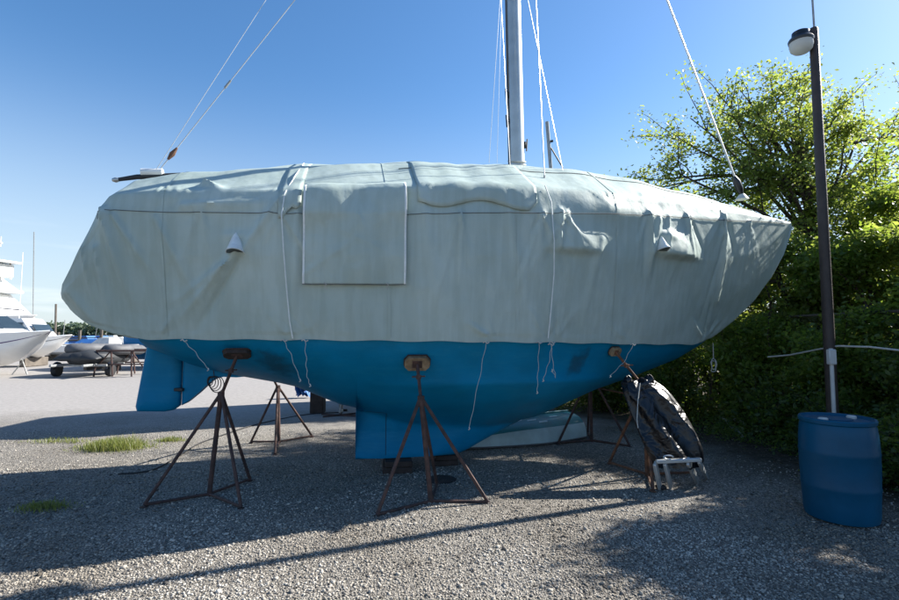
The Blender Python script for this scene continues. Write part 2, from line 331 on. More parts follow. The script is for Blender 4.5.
# loose stones lying on the near gravel (uncountable)
def stones():
    t = (1+5**.5)/2
    iv = np.array([(-1, t, 0), (1, t, 0), (-1, -t, 0), (1, -t, 0), (0, -1, t), (0, 1, t), (0, -1, -t), (0, 1, -t), (t, 0, -1), (t, 0, 1), (-t, 0, -1), (-t, 0, 1)])/1.9
    fi = np.array([(0, 11, 5), (0, 5, 1), (0, 1, 7), (0, 7, 10), (0, 10, 11), (1, 5, 9), (5, 11, 4), (11, 10, 2), (10, 7, 6), (7, 1, 8), (3, 9, 4), (3, 4, 2), (3, 2, 6), (3, 6, 8), (3, 8, 9), (4, 9, 5), (2, 4, 11), (6, 2, 10), (8, 6, 7), (9, 8, 1)])
    P = []
    for (n, y0, y1, s0, s1) in ((60000, 2.7, 4.3, .003, .0115), (36000, 4.3, 6.2, .0035, .0115), (12000, 6.2, 8.5, .005, .012), (2600, 2.7, 6.0, .011, .021)):
        y = np.sqrt(rng.uniform(y0**2, y1**2, n)); x = rng.uniform(-.98, .98, n)*(y+.3); s = s0+(s1-s0)*rng.random(n)**2.6; keep = ~((x+.28*y > 4.7+.5*np.sin(3*y+2*x)) & (rng.random(n) < .8)); x, y, s = x[keep], y[keep], s[keep]
        P.append(np.stack([x, y, s], 1))
    P = np.concatenate(P); n = len(P)
    sc3 = rng.uniform(.6, 1.25, (n, 1, 3))*np.array([1, 1, .65]); A = iv[None]*sc3*P[:, 2][:, None, None]*rng.uniform(.82, 1.15, (n, 12, 1))
    a = rng.uniform(0, 6.28, n); c, s = np.cos(a)[:, None], np.sin(a)[:, None]
    X = A[..., 0]*c-A[..., 1]*s; Y = A[..., 0]*s+A[..., 1]*c; b = rng.normal(0, .35, n)[:, None]; Z = A[..., 2]+X*np.sin(b)*.5
    V = np.stack([X+P[:, 0][:, None], Y+P[:, 1][:, None], Z+P[:, 2][:, None]*.22+gz(P[:, 0], P[:, 1])[:, None]], -1).reshape(-1, 3)
    F = (fi[None]+np.arange(n)[:, None, None]*12).reshape(-1, 3)
    m = bpy.data.materials.new('stones'); m.use_nodes = True; nn = m.node_tree; b_ = nn.nodes['Principled BSDF']; b_.inputs['Roughness'].default_value = .85; b_.inputs['Specular IOR Level'].default_value = .25
    g = nn.nodes.new('ShaderNodeNewGeometry'); r = nn.nodes.new('ShaderNodeValToRGB'); e = r.color_ramp.elements
    for _ in range(3): e.new(.5)
    for i, (p, cc) in enumerate([(0, (.08, .075, .07)), (.25, (.22, .21, .20)), (.55, (.35, .335, .31)), (.88, (.46, .44, .405)), (1, (.56, .53, .49))]): e[i].position = p; e[i].color = (*cc, 1)
    nn.links.new(g.outputs['Random Per Island'], r.inputs[0])
    t_ = nn.nodes.new('ShaderNodeTexCoord'); zz = nn.nodes.new('ShaderNodeTexNoise'); zz.inputs['Scale'].default_value = .8; zz.inputs['Detail'].default_value = 6; nn.links.new(t_.outputs['Object'], zz.inputs['Vector'])
    rr_ = nn.nodes.new('ShaderNodeValToRGB'); rr_.color_ramp.elements[0].position = .38; rr_.color_ramp.elements[1].position = .6; rr_.color_ramp.elements[0].color = (.62, .57, .50, 1); rr_.color_ramp.elements[1].color = (1.06, 1.04, 1.0, 1); nn.links.new(zz.outputs[0], rr_.inputs[0])
    xx = nn.nodes.new('ShaderNodeMix'); xx.data_type = 'RGBA'; xx.blend_type = 'MULTIPLY'; xx.inputs['Factor'].default_value = 1; nn.links.new(r.outputs[0], xx.inputs['A']); nn.links.new(rr_.outputs[0], xx.inputs['B']); nn.links.new(xx.outputs['Result'], b_.inputs['Base Color'])
    tag(npmesh('gravel_stones', V, F, m, k=3), 'loose grey and pale crushed stones scattered over the yard in front', 'gravel', kind='stuff')
stones()

# ---------------------------------------------------------------- sailboat frame of reference
TH = R(11); K = Vector((-.5, 6.1, 0)); EU = Vector((math.cos(TH), math.sin(TH), 0)); EW = Vector((math.sin(TH), -math.cos(TH), 0))
def B(u, wv, z): return K+EU*u+EW*wv+Vector((0, 0, z))
def hit(px, py, wv):                     # (u,z) where the sight line meets the plane at distance wv from the centre line
    r = ray(px, py); t = (wv+K.dot(EW))/(r.x*EW.x+r.y*EW.y)
    p = Vector((0, 0, EYE))+r*t
    return (p-K).dot(EU), p.z
def hitB(px, py, wv): u, z = hit(px, py, wv); return B(u, wv, z)

b_tab = [(-3.56, .30), (-3.53, .48), (-3.45, .62), (-3.28, .75), (-3.0, .88), (-2.3, 1.07), (-1.4, 1.23), (-.5, 1.31), (.3, 1.34), (1.2, 1.31), (2.0, 1.19), (2.6, 1.05), (3.3, .83), (4.0, .58), (4.6, .36), (5.1, .18), (5.45, .05), (5.56, .012)]
bl_tab = [(-3.56, .20), (-3.53, .34), (-3.45, .44), (-3.28, .55), (-3.0, .66), (-2.3, .86), (-1.4, 1.06), (-.5, 1.19), (.3, 1.23), (1.2, 1.15), (2.0, .96), (2.6, .76), (3.3, .48), (3.8, .28), (4.1, .13), (4.5, .06), (5.56, .01)]
zt_tab = [(-3.56, 1.96), (-3.53, 2.03), (-3.45, 2.16), (-3.34, 2.40), (-3.2, 2.76), (-3.08, 3.12), (-2.94, 3.33), (-2.42, 3.46), (-1.31, 3.62), (.13, 3.75), (1.45, 3.79), (2.0, 3.79), (2.87, 3.71), (4.08, 3.51), (5.05, 3.30), (5.56, 3.205)]
zse_tab = [(-3.56, 1.94), (-3.53, 1.98), (-3.45, 2.07), (-3.28, 2.32), (-3.1, 2.62), (-2.98, 2.76), (-2.9, 2.77), (-2.28, 2.73), (-1.37, 2.72), (-.62, 2.74), (.25, 2.77), (1.2, 2.83), (2.52, 2.92), (3.89, 3.03), (5.0, 3.14), (5.56, 3.18)]
zb_tab = [(-3.56, 1.9), (-3.5, 1.86), (-3.38, 1.78), (-3.2, 1.68), (-2.93, 1.575), (-2.6, 1.535), (-1.1, 1.53), (.3, 1.51), (1.4, 1.495), (2.64, 1.465), (3.63, 1.45), (3.85, 1.48), (4.08, 1.54), (4.49, 1.76), (4.82, 2.04), (5.15, 2.38), (5.38, 2.72), (5.5, 2.98), (5.56, 3.14)]
def cover_pt(u, g, side=1, off=0.0):
    """g: 0 ridge .. 1 hem"""
    b = lerp(u, b_tab); bl = lerp(u, bl_tab); zt = lerp(u, zt_tab); ze = lerp(u, zse_tab); zb = lerp(u, zb_tab)
    H = max(0, zt-ze); zsh = ze+H*.34
    key = [(0, 0, zt), (.16, b*.45, zt-H*.24), (.30, b*.84, zsh+H*.05), (.36, b*.95, zsh-H*.06), (.44, b, ze), (.62, b*1.0+(bl-b)*.12, ze+(zb-ze)*.33), (.82, b+(bl-b)*.52, ze+(zb-ze)*.68), (1, bl+.02, zb)]
    gs = [k[0] for k in key]
    return float(np.interp(g, gs, [k[1] for k in key])), float(np.interp(g, gs, [k[2] for k in key]))
# creases of the canvas on the near side: (px0,py0,px1,py1,width m,height m)
folds_px = [(238, 250, 172, 318, .045, .022), (240, 256, 190, 330, .04, -.02), (225, 262, 168, 300, .035, .014), (282, 200, 205, 300, .05, .018),
            (108, 214, 135, 300, .06, .03), (120, 218, 160, 275, .035, .016), (100, 250, 112, 325, .05, .022), (85, 250, 95, 315, .04, .018),
            (150, 215, 200, 310, .05, .014), (62, 290, 100, 330, .06, .02),
            (716, 218, 720, 300, .035, .032), (722, 225, 745, 280, .05, -.02), (716, 240, 700, 325, .04, -.014), (712, 342, 690, 320, .025, .016), (712, 342, 712, 300, .022, -.02), (712, 342, 735, 318, .022, .014),
            (650, 222, 640, 262, .03, .018), (662, 218, 656, 262, .022, .014), (684, 215, 692, 262, .03, .02), (638, 218, 642, 275, .035, .035),
            (556, 215, 553, 258, .03, .03), (545, 218, 570, 250, .025, -.008), (556, 218, 588, 246, .025, .008),
            (405, 195, 396, 270, .03, -.014), (420, 200, 440, 330, .08, .010), (300, 200, 292, 330, .04, .010), (500, 200, 530, 330, .08, .010), (600, 240, 585, 330, .06, .010), (350, 290, 345, 335, .05, .008),
            (195, 178, 218, 186, .03, .03), (180, 205, 278, 204, .05, .02)]
folds = []
for a, b_, c, d, wd, am in folds_px:
    w0 = 1.15 if a < 620 else .8 if a < 700 else .45
    if a < 130: w0 = .75
    p0 = hit(a, b_, w0); p1 = hit(c, d, w0); folds.append((p0, p1, wd, am))
# bulges: (px,py, half width m, above m, below m, height m)
bumps = []
for px, py, sw, su, sd, am in [(672, 256, .33, .26, .035, .11), (573, 250, .30, .26, .045, .075), (470, 192, .6, .10, .12, .03), (236, 236, .12, .05, .05, .03), (660, 238, .12, .05, .05, .03),
                               (190, 194, .5, .1, .08, .025), (600, 207, .4, .12, .12, .03), (740, 235, .25, .1, .18, .02)]:
    w0 = 1.15 if px < 620 else .8
    bumps.append((hit(px, py, w0), sw, su, sd, am))
rf = random.Random(21); fans = []
for su in (-2.95, -2.1, -1.36, -.62, .35, 1.22, 1.5, 2.55, 3.3, 3.9, 4.5):          # canvas hanging from the rail stanchions
    for k in range(rf.randint(5, 8)):
        a = R(rf.uniform(-38, 38)); ln = rf.uniform(.25, .95); z0 = lerp(su, zse_tab)+rf.uniform(-.03, .02)
        fans.append(((su+rf.uniform(-.03, .03), z0), (su+math.sin(a)*ln, z0-math.cos(a)*ln), rf.uniform(.010, .024), rf.uniform(.004, .011)*rf.choice((1, 1, -1))))
for su in (-2.5, -1.25, -1.05, .75, 1.3, 1.42, 2.45, 3.9, 4.05):                     # pulled in at the ties along the hem
    for k in range(6):
        a = R(rf.uniform(-62, 62)); ln = rf.uniform(.15, .5); z0 = lerp(su, zb_tab)+.01
        fans.append(((su, z0), (su+math.sin(a)*ln, z0+math.cos(a)*ln), rf.uniform(.009, .018), rf.uniform(.004, .009)*rf.choice((1, -1))))
for su in (-2.3, -1.3, 0, 1.0, 2.0, 2.9, 3.8):                                       # short creases over the shoulder
    for k in range(4):
        a = R(rf.uniform(-70, 70)); ln = rf.uniform(.2, .5); z0 = lerp(su, zse_tab)+.28
        fans.append(((su+rf.uniform(-.3, .3), z0), (su+math.sin(a)*ln, z0-math.cos(a)*ln*.6), rf.uniform(.010, .018), rf.uniform(.003, .006)))
def cover_disp(u, z, side):
    d = .013*fbm(u*1.1, z*1.5, side*9.1, 3)+.004*fbm(u*5, z*5, side*3.3, 3)
    for (p0, p1, wd, am) in fans:
        if abs(u-p0[0]) > 1.1: continue
        dx, dz = p1[0]-p0[0], p1[1]-p0[1]; t = ((u-p0[0])*dx+(z-p0[1])*dz)/(dx*dx+dz*dz)
        if t < -.15 or t > 1.2: continue
        tt = min(1, max(0, t)); q = math.hypot(u-p0[0]-dx*tt, z-p0[1]-dz*tt); w2 = wd*(.6+1.3*tt)
        if q < 4*w2: d += 2.1*am*math.exp(-(q/w2)**1.35)*(1-tt)**.6*(1 if side > 0 else .8)
    if side > 0:
        for (p0, p1, wd, am) in folds:
            dx, dz = p1[0]-p0[0], p1[1]-p0[1]; L2 = dx*dx+dz*dz
            t = ((u-p0[0])*dx+(z-p0[1])*dz)/L2
            if t < -.3 or t > 1.3: continue
            tt = min(1, max(0, t)); q = math.hypot(u-p0[0]-dx*tt, z-p0[1]-dz*tt)
            wd2 = wd*(.65+.5*tt)
            if q < 3.2*wd2: d += (2.8 if p0[0] < -.9 else 1.8)*am*math.exp(-(q/wd2)**1.4)*(1-.75*tt*tt)
        for (c, sw, su, sd, am) in bumps:
            du = (u-c[0])/sw; dz = z-c[1]; s = su if dz > 0 else sd
            if abs(du) < 2.5: d += am*math.exp(-abs(du)**2.6)*math.exp(-(dz/s)**2)
    return d
def cover_w(u, g, side, off=0):
    wv, z = cover_pt(u, g, side)
    e = .01; w1, z1 = cover_pt(u, min(1, g+e), side); w0, z0 = cover_pt(u, max(0, g-e), side)
    tx, tz = w1-w0, z1-z0; ln = math.hypot(tx, tz) or 1; nw, nz_ = -tz/ln, tx/ln      # outward normal in the section
    endf = min(1, max(0, (u+3.56)/.25), max(0, (5.56-u)/.5)); ef = min(1, g/.08)
    d = cover_disp(u, z, side)*endf*ef
    if g > .97: d *= .3
    # slack between the ties along the hem, tight lines across the top
    sag = .012*math.sin(u*5.1+.6)**2*max(0, (g-.9)/.1)
    ridge = -.03*math.sin(u*2.4)**2*(1-min(1, g/.12))
    top = .007*math.sin(u*7+4*g)*math.exp(-((g-.2)/.12)**2)*endf
    return (wv+nw*(d+off+top))*side, z+nz_*(d+off+top)*(1 if g > .02 else 1)+sag+ridge*endf
us = sorted(set([round(x, 4) for x in list(-3.56+.06*np.linspace(0, 1, 6)**1.5)+list(np.arange(-3.5, -3.0, .025))+list(np.arange(-3.0, 4.0, .022))+list(np.arange(4.0, 5.5, .03))+[5.5, 5.53, 5.56]]))
ge = list(np.linspace(0, .3, 20))+list(np.linspace(.31, .46, 14))+list(np.linspace(.47, 1, 60))
rings = []
for u in us:
    far = [cover_w(u, g, -1) for g in ge[::-1][::2]] ; near = [cover_w(u, g, 1) for g in ge]
    zb = lerp(u, zb_tab); bl = lerp(u, bl_tab)
    ring = [B(u, a, z) for a, z in far[:-1]]+[B(u, a, z) for a, z in near]
    endc = (u < -2.62 or u > 3.75)
    inn = .0 if endc else bl-.03
    ring += [B(u, bl*.6 if endc else bl-.012, zb-(.02 if u < 0 else .0) if endc else zb+.05)]+[B(u, -(bl*.6 if endc else bl-.012), zb-(.02 if u < 0 else .0) if endc else zb+.05)]
    rings.append(ring)
cm = MB(); n = len(rings[0])
for i in range(len(rings)-1):
    mid = (us[i]+us[i+1])/2; endc = us[i] < -2.62 or us[i+1] > 3.75
    pass
vs_ = [p for r in rings for p in r]; fs_ = []
for i in range(len(rings)-1):
    for j in range(n):
        k = (j+1) % n
        if j == n-2 and -2.62 < us[i] and us[i+1] < 3.75: continue      # open underneath, the hull comes through
        fs_.append((i*n+j, i*n+k, (i+1)*n+k, (i+1)*n+j))
fs_.append(tuple(range(n))); fs_.append(tuple((len(rings)-1)*n+j for j in range(n))[::-1])
cm.add(vs_, fs_)
cover = thing('boat_cover', B(0, 0, 1.5), 'pale grey-green canvas winter cover draped over the blue-bottomed sailboat', 'boat cover')
CO = B(0, 0, 1.5)
cm.build('canvas', M['cover'], cover, org=CO, auto=70)
def on_cover(px, py, off=.01):           # point on the near canvas below/at a sight line
    best = None
    for wv in np.linspace(.0, 1.4, 141):
        u, z = hit(px, py, wv)
        if not -3.5 < u < 5.5: continue
        zt = lerp(u, zt_tab); zb = lerp(u, zb_tab)
        for g in np.linspace(.02, 1, 99):
            ww, zz = CW(round(u, 2), round(float(g), 3))
            q = (ww-wv)**2+(zz-z)**2
            if best is None or q < best[0]: best = (q, u, g)
    u, g = best[1], best[2]; ww, zz = cover_w(u, g, 1, off)
    return B(u, ww, zz)
_cw = {}
def CW(u, g):
    k = (u, g)
    if k not in _cw: _cw[k] = cover_w(u, g, 1)
    return _cw[k]
def gfind(u, z):                          # section parameter at height z on the near side
    gs = np.linspace(.25, 1, 76); zs = [cover_w(u, g, 1)[1] for g in gs]
    return float(gs[int(np.argmin([abs(a-z) for a in zs]))])
# seam cord running along the rail
pts = []
for u in np.arange(-3.05, 5.45, .04):
    ww, zz = cover_w(u, .44, 1, .006); pts.append(B(u, ww, zz-.004+.006*math.sin(u*3)))
MB().tube(pts, .003, 6).build('seam_cord', M['greytube'], cover, org=CO)
pts = [B(u, *(lambda q: (q[0], q[1]))(cover_w(u, .2, 1, .004))) for u in np.arange(-.2, 4.8, .05)]
MB().tube(pts, .004, 5).build('seam_cord', M['greytube'], cover, org=CO)
for su in (-2.45, -.35, .95, 2.15, 3.93):
    q = MB(); q.loft([[(lambda c_: B(su+da+.05*(g-.4), c_[0], c_[1]))(cover_w(su+da+.05*(g-.4), g, 1, .0045)) for g in np.linspace(.01, .985, 90)] for da in (-.014, -.005, .005, .014)], closed=False)
    q.build('stitched_seam', M['cover'], cover, org=CO, auto=80)
# the laced access flap: a separate panel hanging over the side
u0, zf0 = hit(305, 190, 1.15); u1, _ = hit(405, 190, 1.2); _, zf1 = hit(350, 284, 1.3)
g1 = gfind(.5*(u0+u1), zf1)
fl = MB(); rr = []
def flap_pt(u, g, o=0):
    f = (g-.33)/(g1-.33); a = (u-u0)/(u1-u0)
    ww, zz = cover_w(u, .0, 1)
    w1, z1 = cover_pt(u, g)
    bil = .055*math.exp(-((f-.16)/.16)**2)*(.6+.4*math.sin(a*7+.5))+.020*fbm(u*2.4, f*2.2, 5)+.022*math.exp(-(abs(f-.25-.5*a)/.035)**1.3)*a*(1-a)+.02*math.exp(-(abs(f-.9+.75*a)/.03)**1.3)*(1-a)*.6-.018*math.exp(-(abs(a-.12-.1*f)/.03)**1.3)*f+.010*math.sin(a*11+2.5*f)*(.3+f)*math.exp(-((a-.8)/.35)**2)+.008*math.sin(a*17-f*3)*f
    nrm = 1
    return B(u, w1+.026+.010*f+bil+o+max(0, cover_disp(u, z1, 1))*.6, z1+.012*(f < .05))
for u in np.linspace(u0, u1, 46): rr.append([flap_pt(u, g) for g in np.linspace(.33, g1, 50)])
fl.loft(rr, closed=False); fo = fl.build('access_flap', M['cover'], cover, org=CO, auto=80)
so = fo.modifiers.new('thickness', 'SOLIDIFY'); so.thickness = .006
for (a, b_) in ((u0, u0+.02), (u1-.02, u1)):
    s = MB(); s.loft([[flap_pt(u, g, .005) for g in np.linspace(.345, g1, 50)] for u in np.linspace(a, b_, 4)], closed=False)
    o = s.build('webbing_strip', M['webbing'], fo, org=CO, auto=80); o['label'] = 'white webbing strip down the flap edge'; o.modifiers.new('t', 'SOLIDIFY').thickness = .004
s = MB(); s.tube([flap_pt(u, g1, .004) for u in np.linspace(u0, u1, 30)], .003, 6); s.build('hem_cord', M['greytube'], fo, org=CO)
for a in (.22, .82):
    p = flap_pt(u0+(u1-u0)*a, g1, .012); MB().tube([p+Vector((-.015, 0, .02)), p+Vector((.01, 0, -.005)), p+Vector((-.012, 0, -.03)), p+Vector((.014, 0, -.045))], .004, 5).build('tie', M['rope'], fo, org=CO)
# overlapping top panels with a free lower edge
def panel(px0, px1, ga, gb, off, edge=None):
    ua, _ = hit(px0, 190, 1.1); ub, _ = hit(px1, 190, 1.1); m_ = MB(); rs = []
    for u in np.linspace(ua, ub, max(6, int((ub-ua)/.03))):
        a = (u-ua)/(ub-ua); g2 = gb+.012*math.sin(a*9)+(edge(a) if edge else 0)
        rs.append([(lambda q: B(u, q[0], q[1]))(cover_w(u, g, 1, off+.012*((g-ga)/(g2-ga))**2+.004*math.sin(a*23))) for g in np.linspace(ga, g2, 26)])
    m_.loft(rs, closed=False); o = m_.build('overlap_panel', M['cover'], cover, org=CO, auto=80); o.modifiers.new('t', 'SOLIDIFY').thickness = .005
    return o
panel(415, 530, .06, .425, .008, lambda a: -.02+.02*a-.02*(a > .93)*(a-.93)/.07)
panel(281, 303, .02, .43, .008, lambda a: .03-.05*a)
# ventilator hoods sewn on the canvas
def vent(px, py, hgt, wd, parent):
    p = on_cover(px, py, 0); u = (p-K).dot(EU); wv = (p-K).dot(EW); m_ = MB(); rs = []
    for i in range(13):
        a = i/12; zz = p.z+hgt*(.5-a); half = wd*.5*(a**.62); dep = .02+.13*a
        rs.append([B(u+half*math.cos(t), wv-.05+dep*math.sin(t)+.05, zz+.03*math.sin(t)*max(0, a-.6)/.4) for t in np.linspace(0, math.pi, 15)])
    m_.loft(rs, closed=False); o = m_.build('vent_hood', M['webbing'], parent, org=CO); o.modifiers.new('t', 'SOLIDIFY').thickness = .006
    o['label'] = 'white cloth ventilator hood'
    d = MB(); d.add([B(u+wd*.46*math.cos(t), wv+.125*math.sin(t), p.z-hgt*.47+.02*math.sin(t)) for t in np.linspace(0, math.pi, 15)], [tuple(range(15))])
    d.build('vent_opening', M['blackp'], o, org=CO)
vent(236, 243, .20, .17, cover); vent(661, 244, .17, .13, cover)
# ropes thrown over the cover and the ties below the hem
def rope_over(pxs, r=.006):
    P = [on_cover(x, y, .03) for x, y in pxs]; out = []
    for i in range(len(P)-1):
        for t in np.linspace(0, 1, 8, endpoint=False): out.append(P[i].lerp(P[i+1], t))
    out.append(P[-1]); MB().tube(out, r, 6).build('rope', M['webbing'], cover, org=CO)
rope_over([(304, 166), (296, 178), (285, 195), (282, 215), (284, 250), (287, 290), (290, 320), (293, 338)])
rope_over([(544, 188), (550, 205), (553, 240), (553, 275), (550, 310), (547, 338)])
for pts_px in ([(184, 341), (195, 352), (208, 369)], [(284, 341), (291, 355), (300, 380)], [(305, 341), (306, 360), (307, 376), (310, 385)], [(486, 343), (480, 375), (469, 428)],
               [(539, 343), (538, 370), (537, 392)], [(552, 343), (549, 362), (543, 380)], [(551, 345), (553, 365), (556, 378), (552, 370)], [(633, 345), (624, 362), (610, 376)]):
    u, z = hit(*pts_px[0], lerp(0, bl_tab)); wv = lerp(u, bl_tab)+.03
    P = []
    for i, (x, y) in enumerate(pts_px):
        wv_i = wv+.015-.0*i; uu, zz = hit(x, y, wv_i); P.append(B(uu, wv_i, zz))
    P2 = []
    for i in range(len(P)-1):
        for t_ in np.linspace(0, 1, 6, endpoint=False): P2.append(P[i].lerp(P[i+1], t_)+Vector((.006*math.sin(9*t_+i*2), .004*math.cos(7*t_), 0)))
    P2.append(P[-1]); m_ = MB(); m_.tube(P2, .0025, 6); k0 = P[0]; m_.tube([P[-1]+Vector((0, 0, .01)), P[-1]+Vector((.008, -.004, -.008)), P[-1]+Vector((-.006, 0, -.016))], .006, 6)
    m_.tube([k0+Vector((-.03, 0, .005)), k0+Vector((-.01, -.01, .015)), k0+Vector((.012, -.01, -.004)), k0+Vector((.03, 0, .008))], .007, 5)
    m_.build('tie_rope', M['rope'], cover, org=CO)
# loop of rope hanging from the bow seam
p0 = hitB(713, 343, .0); m_ = MB(); m_.tube([p0, p0+Vector((.0, 0, -.22))], .006, 6)
lp = [p0+Vector((.035*math.sin(t), .01*math.cos(2*t), -.29+.075*math.cos(t))) for t in np.linspace(0, 2*math.pi, 20)]
m_.tube(lp, .006, 6); m_.tube([q+Vector((.012*math.sin(i), .012, -.03)) for i, q in enumerate(lp)], .006, 6); m_.build('hanging_loop', M['rope'], cover, org=CO)

# ---------------------------------------------------------------- sailboat
boat = thing('sailboat', B(0, 0, .12), 'large sailboat with bright blue bottom and fin keel standing on jack stands', 'sailboat')
BO = B(0, 0, .12)
zc_tab = [(-2.9, 1.50), (-2.7, 1.38), (-2.4, 1.24), (-2.05, 1.14), (-1.85, 1.10), (-1.5, 1.03), (-1.3, .98), (-.8, .76), (-.62, .72), (0, .52), (1, .45), (1.6, .54), (2.4, .86), (3, 1.04), (3.6, 1.24), (3.95, 1.42), (4.12, 1.54)]
def canoe_w(u, z):
    bl = max(.01, lerp(u, bl_tab)-.012); zc = lerp(u, zc_tab); D = max(.03, 1.56-zc); nn_ = 1.5-.25*math.exp(-((u-.5)/1.3)**2)
    x = min(1, max(0, (1.56-z)/D)); return bl*(1-x**nn_)**(1/nn_)
def keel_w(u, z):
    if u < -.62: return 0
    ua = -.62; uf = lerp(z, [(.12, .60), (.16, .70), (.39, 1.16), (.6, 1.62), (.86, 2.3), (1.02, 2.72)])
    if u > uf or z < .115: return 0
    th = lerp(z, [(.115, .09), (.15, .125), (.45, .13), (.7, .20), (.85, .34), (1.05, .45)]); x = (u-ua)/(uf-ua)
    th *= max(0, min(1, (1.42-z)/.35))
    return th*min(1, (min(1, (x+.03)/.25))**.5)*min(1, max(0, (1-x))/.3)**.6
def hull_w(u, z): return (canoe_w(u, z)**2.2+keel_w(u, z)**2.2)**(1/2.2)
def zkeel(u):
    if u < -.62 or u > 2.7: return 9
    if u < .6: return .118
    return lerp(u, [(.60, .12), (.70, .16), (1.16, .39), (1.62, .6), (2.3, .86), (2.72, 1.02)])+.002
hm_ = MB(); rs = []; NZ = 64
for u in sorted(list(np.arange(-2.72, 4.12, .05))+[-.625, -.62, -.61]):
    u = float(u); zb_ = min(lerp(u, zc_tab), zkeel(u)); side = []
    for k in range(NZ+1):
        f = k/NZ; z = 1.70+(zb_-1.70)*(f if k < NZ else 1)
        side.append((hull_w(u, min(1.56, z)) if k < NZ else 0, z))
    rs.append([B(u, a, z) for a, z in side]+[B(u, -a, z) for a, z in side[::-1][1:]])
hm_.loft(rs, closed=False); hm_.add(rs[0], [tuple(range(len(rs[0])))])
hull = hm_.build('hull', M['hull'], boat, org=BO, auto=60)
# trimline on the keel (joint between ballast and stub)
def foil_plate(name, outline, th, material, parent):
    m2 = MB(); n_ = len(outline); cx = sum(p[0] for p in outline)/n_; cz = sum(p[1] for p in outline)/n_; rs2 = []
    for (k, t) in ((.55, -th/2), (.9, -th/2*.85), (.985, -th/2*.45), (1, 0), (.985, th/2*.45), (.9, th/2*.85), (.55, th/2)):
        rs2.append([B(cx+(x-cx)*k, t, cz+(z-cz)*k) for x, z in outline])
    m2.loft(rs2, True, True); return m2.build(name, material, parent, org=BO, auto=50)
def densify(pts, n_=6):
    o = []
    for i in range(len(pts)):
        a, b_ = pts[i], pts[(i+1) % len(pts)]
        for k in range(n_): o.append((a[0]+(b_[0]-a[0])*k/n_, a[1]+(b_[1]-a[1])*k/n_))
    return o
foil_plate('rudder', densify([(-2.88, 1.56), (-2.93, 1.2), (-2.985, .80), (-2.97, .745), (-2.7, .735), (-2.60, .75), (-2.535, .80), (-2.53, 1.2), (-2.53, 1.56)]), .13, M['hull'], boat)
foil_plate('skeg', densify([(-2.522, 1.5), (-2.522, .80), (-2.46, .83), (-2.36, .93), (-2.25, 1.035), (-2.15, 1.10), (-2.0, 1.135), (-1.75, 1.12), (-1.6, 1.3)]), .15, M['hull'], boat)
# through-hull fitting and scraped patches
def hull_pt(u, z, off=.004):
    return B(u, hull_w(u, z)+off, z)
def hull_patch(px, py, wpx, hpx, material, label, skew=0, off=.004):
    u, z = hit(px, py, 1.0); u, z = hit(px, py, (hull_pt(u, z)-K).dot(EW)); du = wpx/499*5.2/2; dz = hpx/499*5.2/2; m2 = MB(); rs2 = []
    sv = []
    for a in np.linspace(-1, 1, 25):
        rs2.append([hull_pt(u+du*(a+skew*c), z+dz*c, off) for c in np.linspace(-1, 1, 25)]); sv += [max(0, 1-(a*a+c*c)**.8) for c in np.linspace(-1, 1, 25)]
    m2.loft(rs2, closed=False); o = m2.build('bottom_patch', material, hull, org=BO); o['label'] = label
    at_ = o.data.attributes.new('soft', 'FLOAT', 'POINT'); at_.data.foreach_set('value', sv); return o
hull_patch(275, 364, 44, 42, M['hullpatch'], 'dark smear of worn bottom paint', -.5)
hull_patch(578, 362, 34, 44, M['hullpatch'], 'dull green-brown stain on the bottom paint', .5)
M['metalpl'] = mat('painted_plate', (.36, .35, .30), .5, .3, 10)
q = MB(); q.tube([hull_pt(*hit(360+4*i, 411, .12), .001) for i in range(7)]+[hull_pt(hit(386, 411, .14)[0], z, .001) for z in np.linspace(.68, .14, 10)], .0035, 5); jl = q.build('joint_line', M['hullpatch2'], hull, org=BO); jl['label'] = 'dark joint line round the trim tab of the keel'
for z in (.98, 1.36):
    q = MB(); q.box(B(-2.527, .0, z), (.10, .17, .035), bev=.006); q.build('gudgeon', M['dgreytube'], boat, org=BO)
# mast, rigging
mu, mz = hit(517, 166, 0); tu, tz = hit(513, 0, 0); k_ = (tu-mu)/(tz-mz); MH = 12.6
mm_ = MB(); rs = []
for z in (3.3, 5, 7, 9, 11, MH):
    sc_ = 1-.18*max(0, (z-4)/8.6); c = mu+k_*(z-mz)
    rs.append([B(c+.105*sc_*math.cos(t), .07*sc_*math.sin(t), z) for t in np.linspace(0, 2*math.pi, 28, endpoint=False)])
mm_.loft(rs, True, True); mast = mm_.build('mast', M['alu'], boat, org=BO)
def mu_at(z): return mu+k_*(z-mz)
MB().tube([B(mu_at(3.6)-.115, .02, 3.6), B(mu_at(8)-.10, .02, 8), B(mu_at(MH)-.09, .02, MH)], .012, 6).build('sail_track', M['greytube'], mast, org=BO)
bd = MB()
for z in (3.78, 3.83): bd.tube([B(mu_at(z)+.112*math.cos(t), .078*math.sin(t), z+.03*math.sin(t+z*9)) for t in np.linspace(0, 2*math.pi, 24)], .012, 6)
bd.build('lashing', M['rope'], mast, org=BO)
for (dz, sgn) in ((4.05, 1), (4.35, -1), (4.7, -1)):
    c = MB(); c.box(B(mu_at(dz)+.11*sgn, .02, dz), (.03, .03, .09), bev=.008); c.tube([B(mu_at(dz)+.13*sgn, .02, dz-.08), B(mu_at(dz)+.14*sgn, .02, dz+.08)], .009, 6); c.build('cleat', M['dgreytube'], mast, org=BO)
MB().tube([B(mu_at(4.0), -.9, 7.6), B(mu_at(7.7), 0, 7.7), B(mu_at(4.0), .9, 7.6)], .03, 8).build('spreader', M['alu'], mast, org=BO)
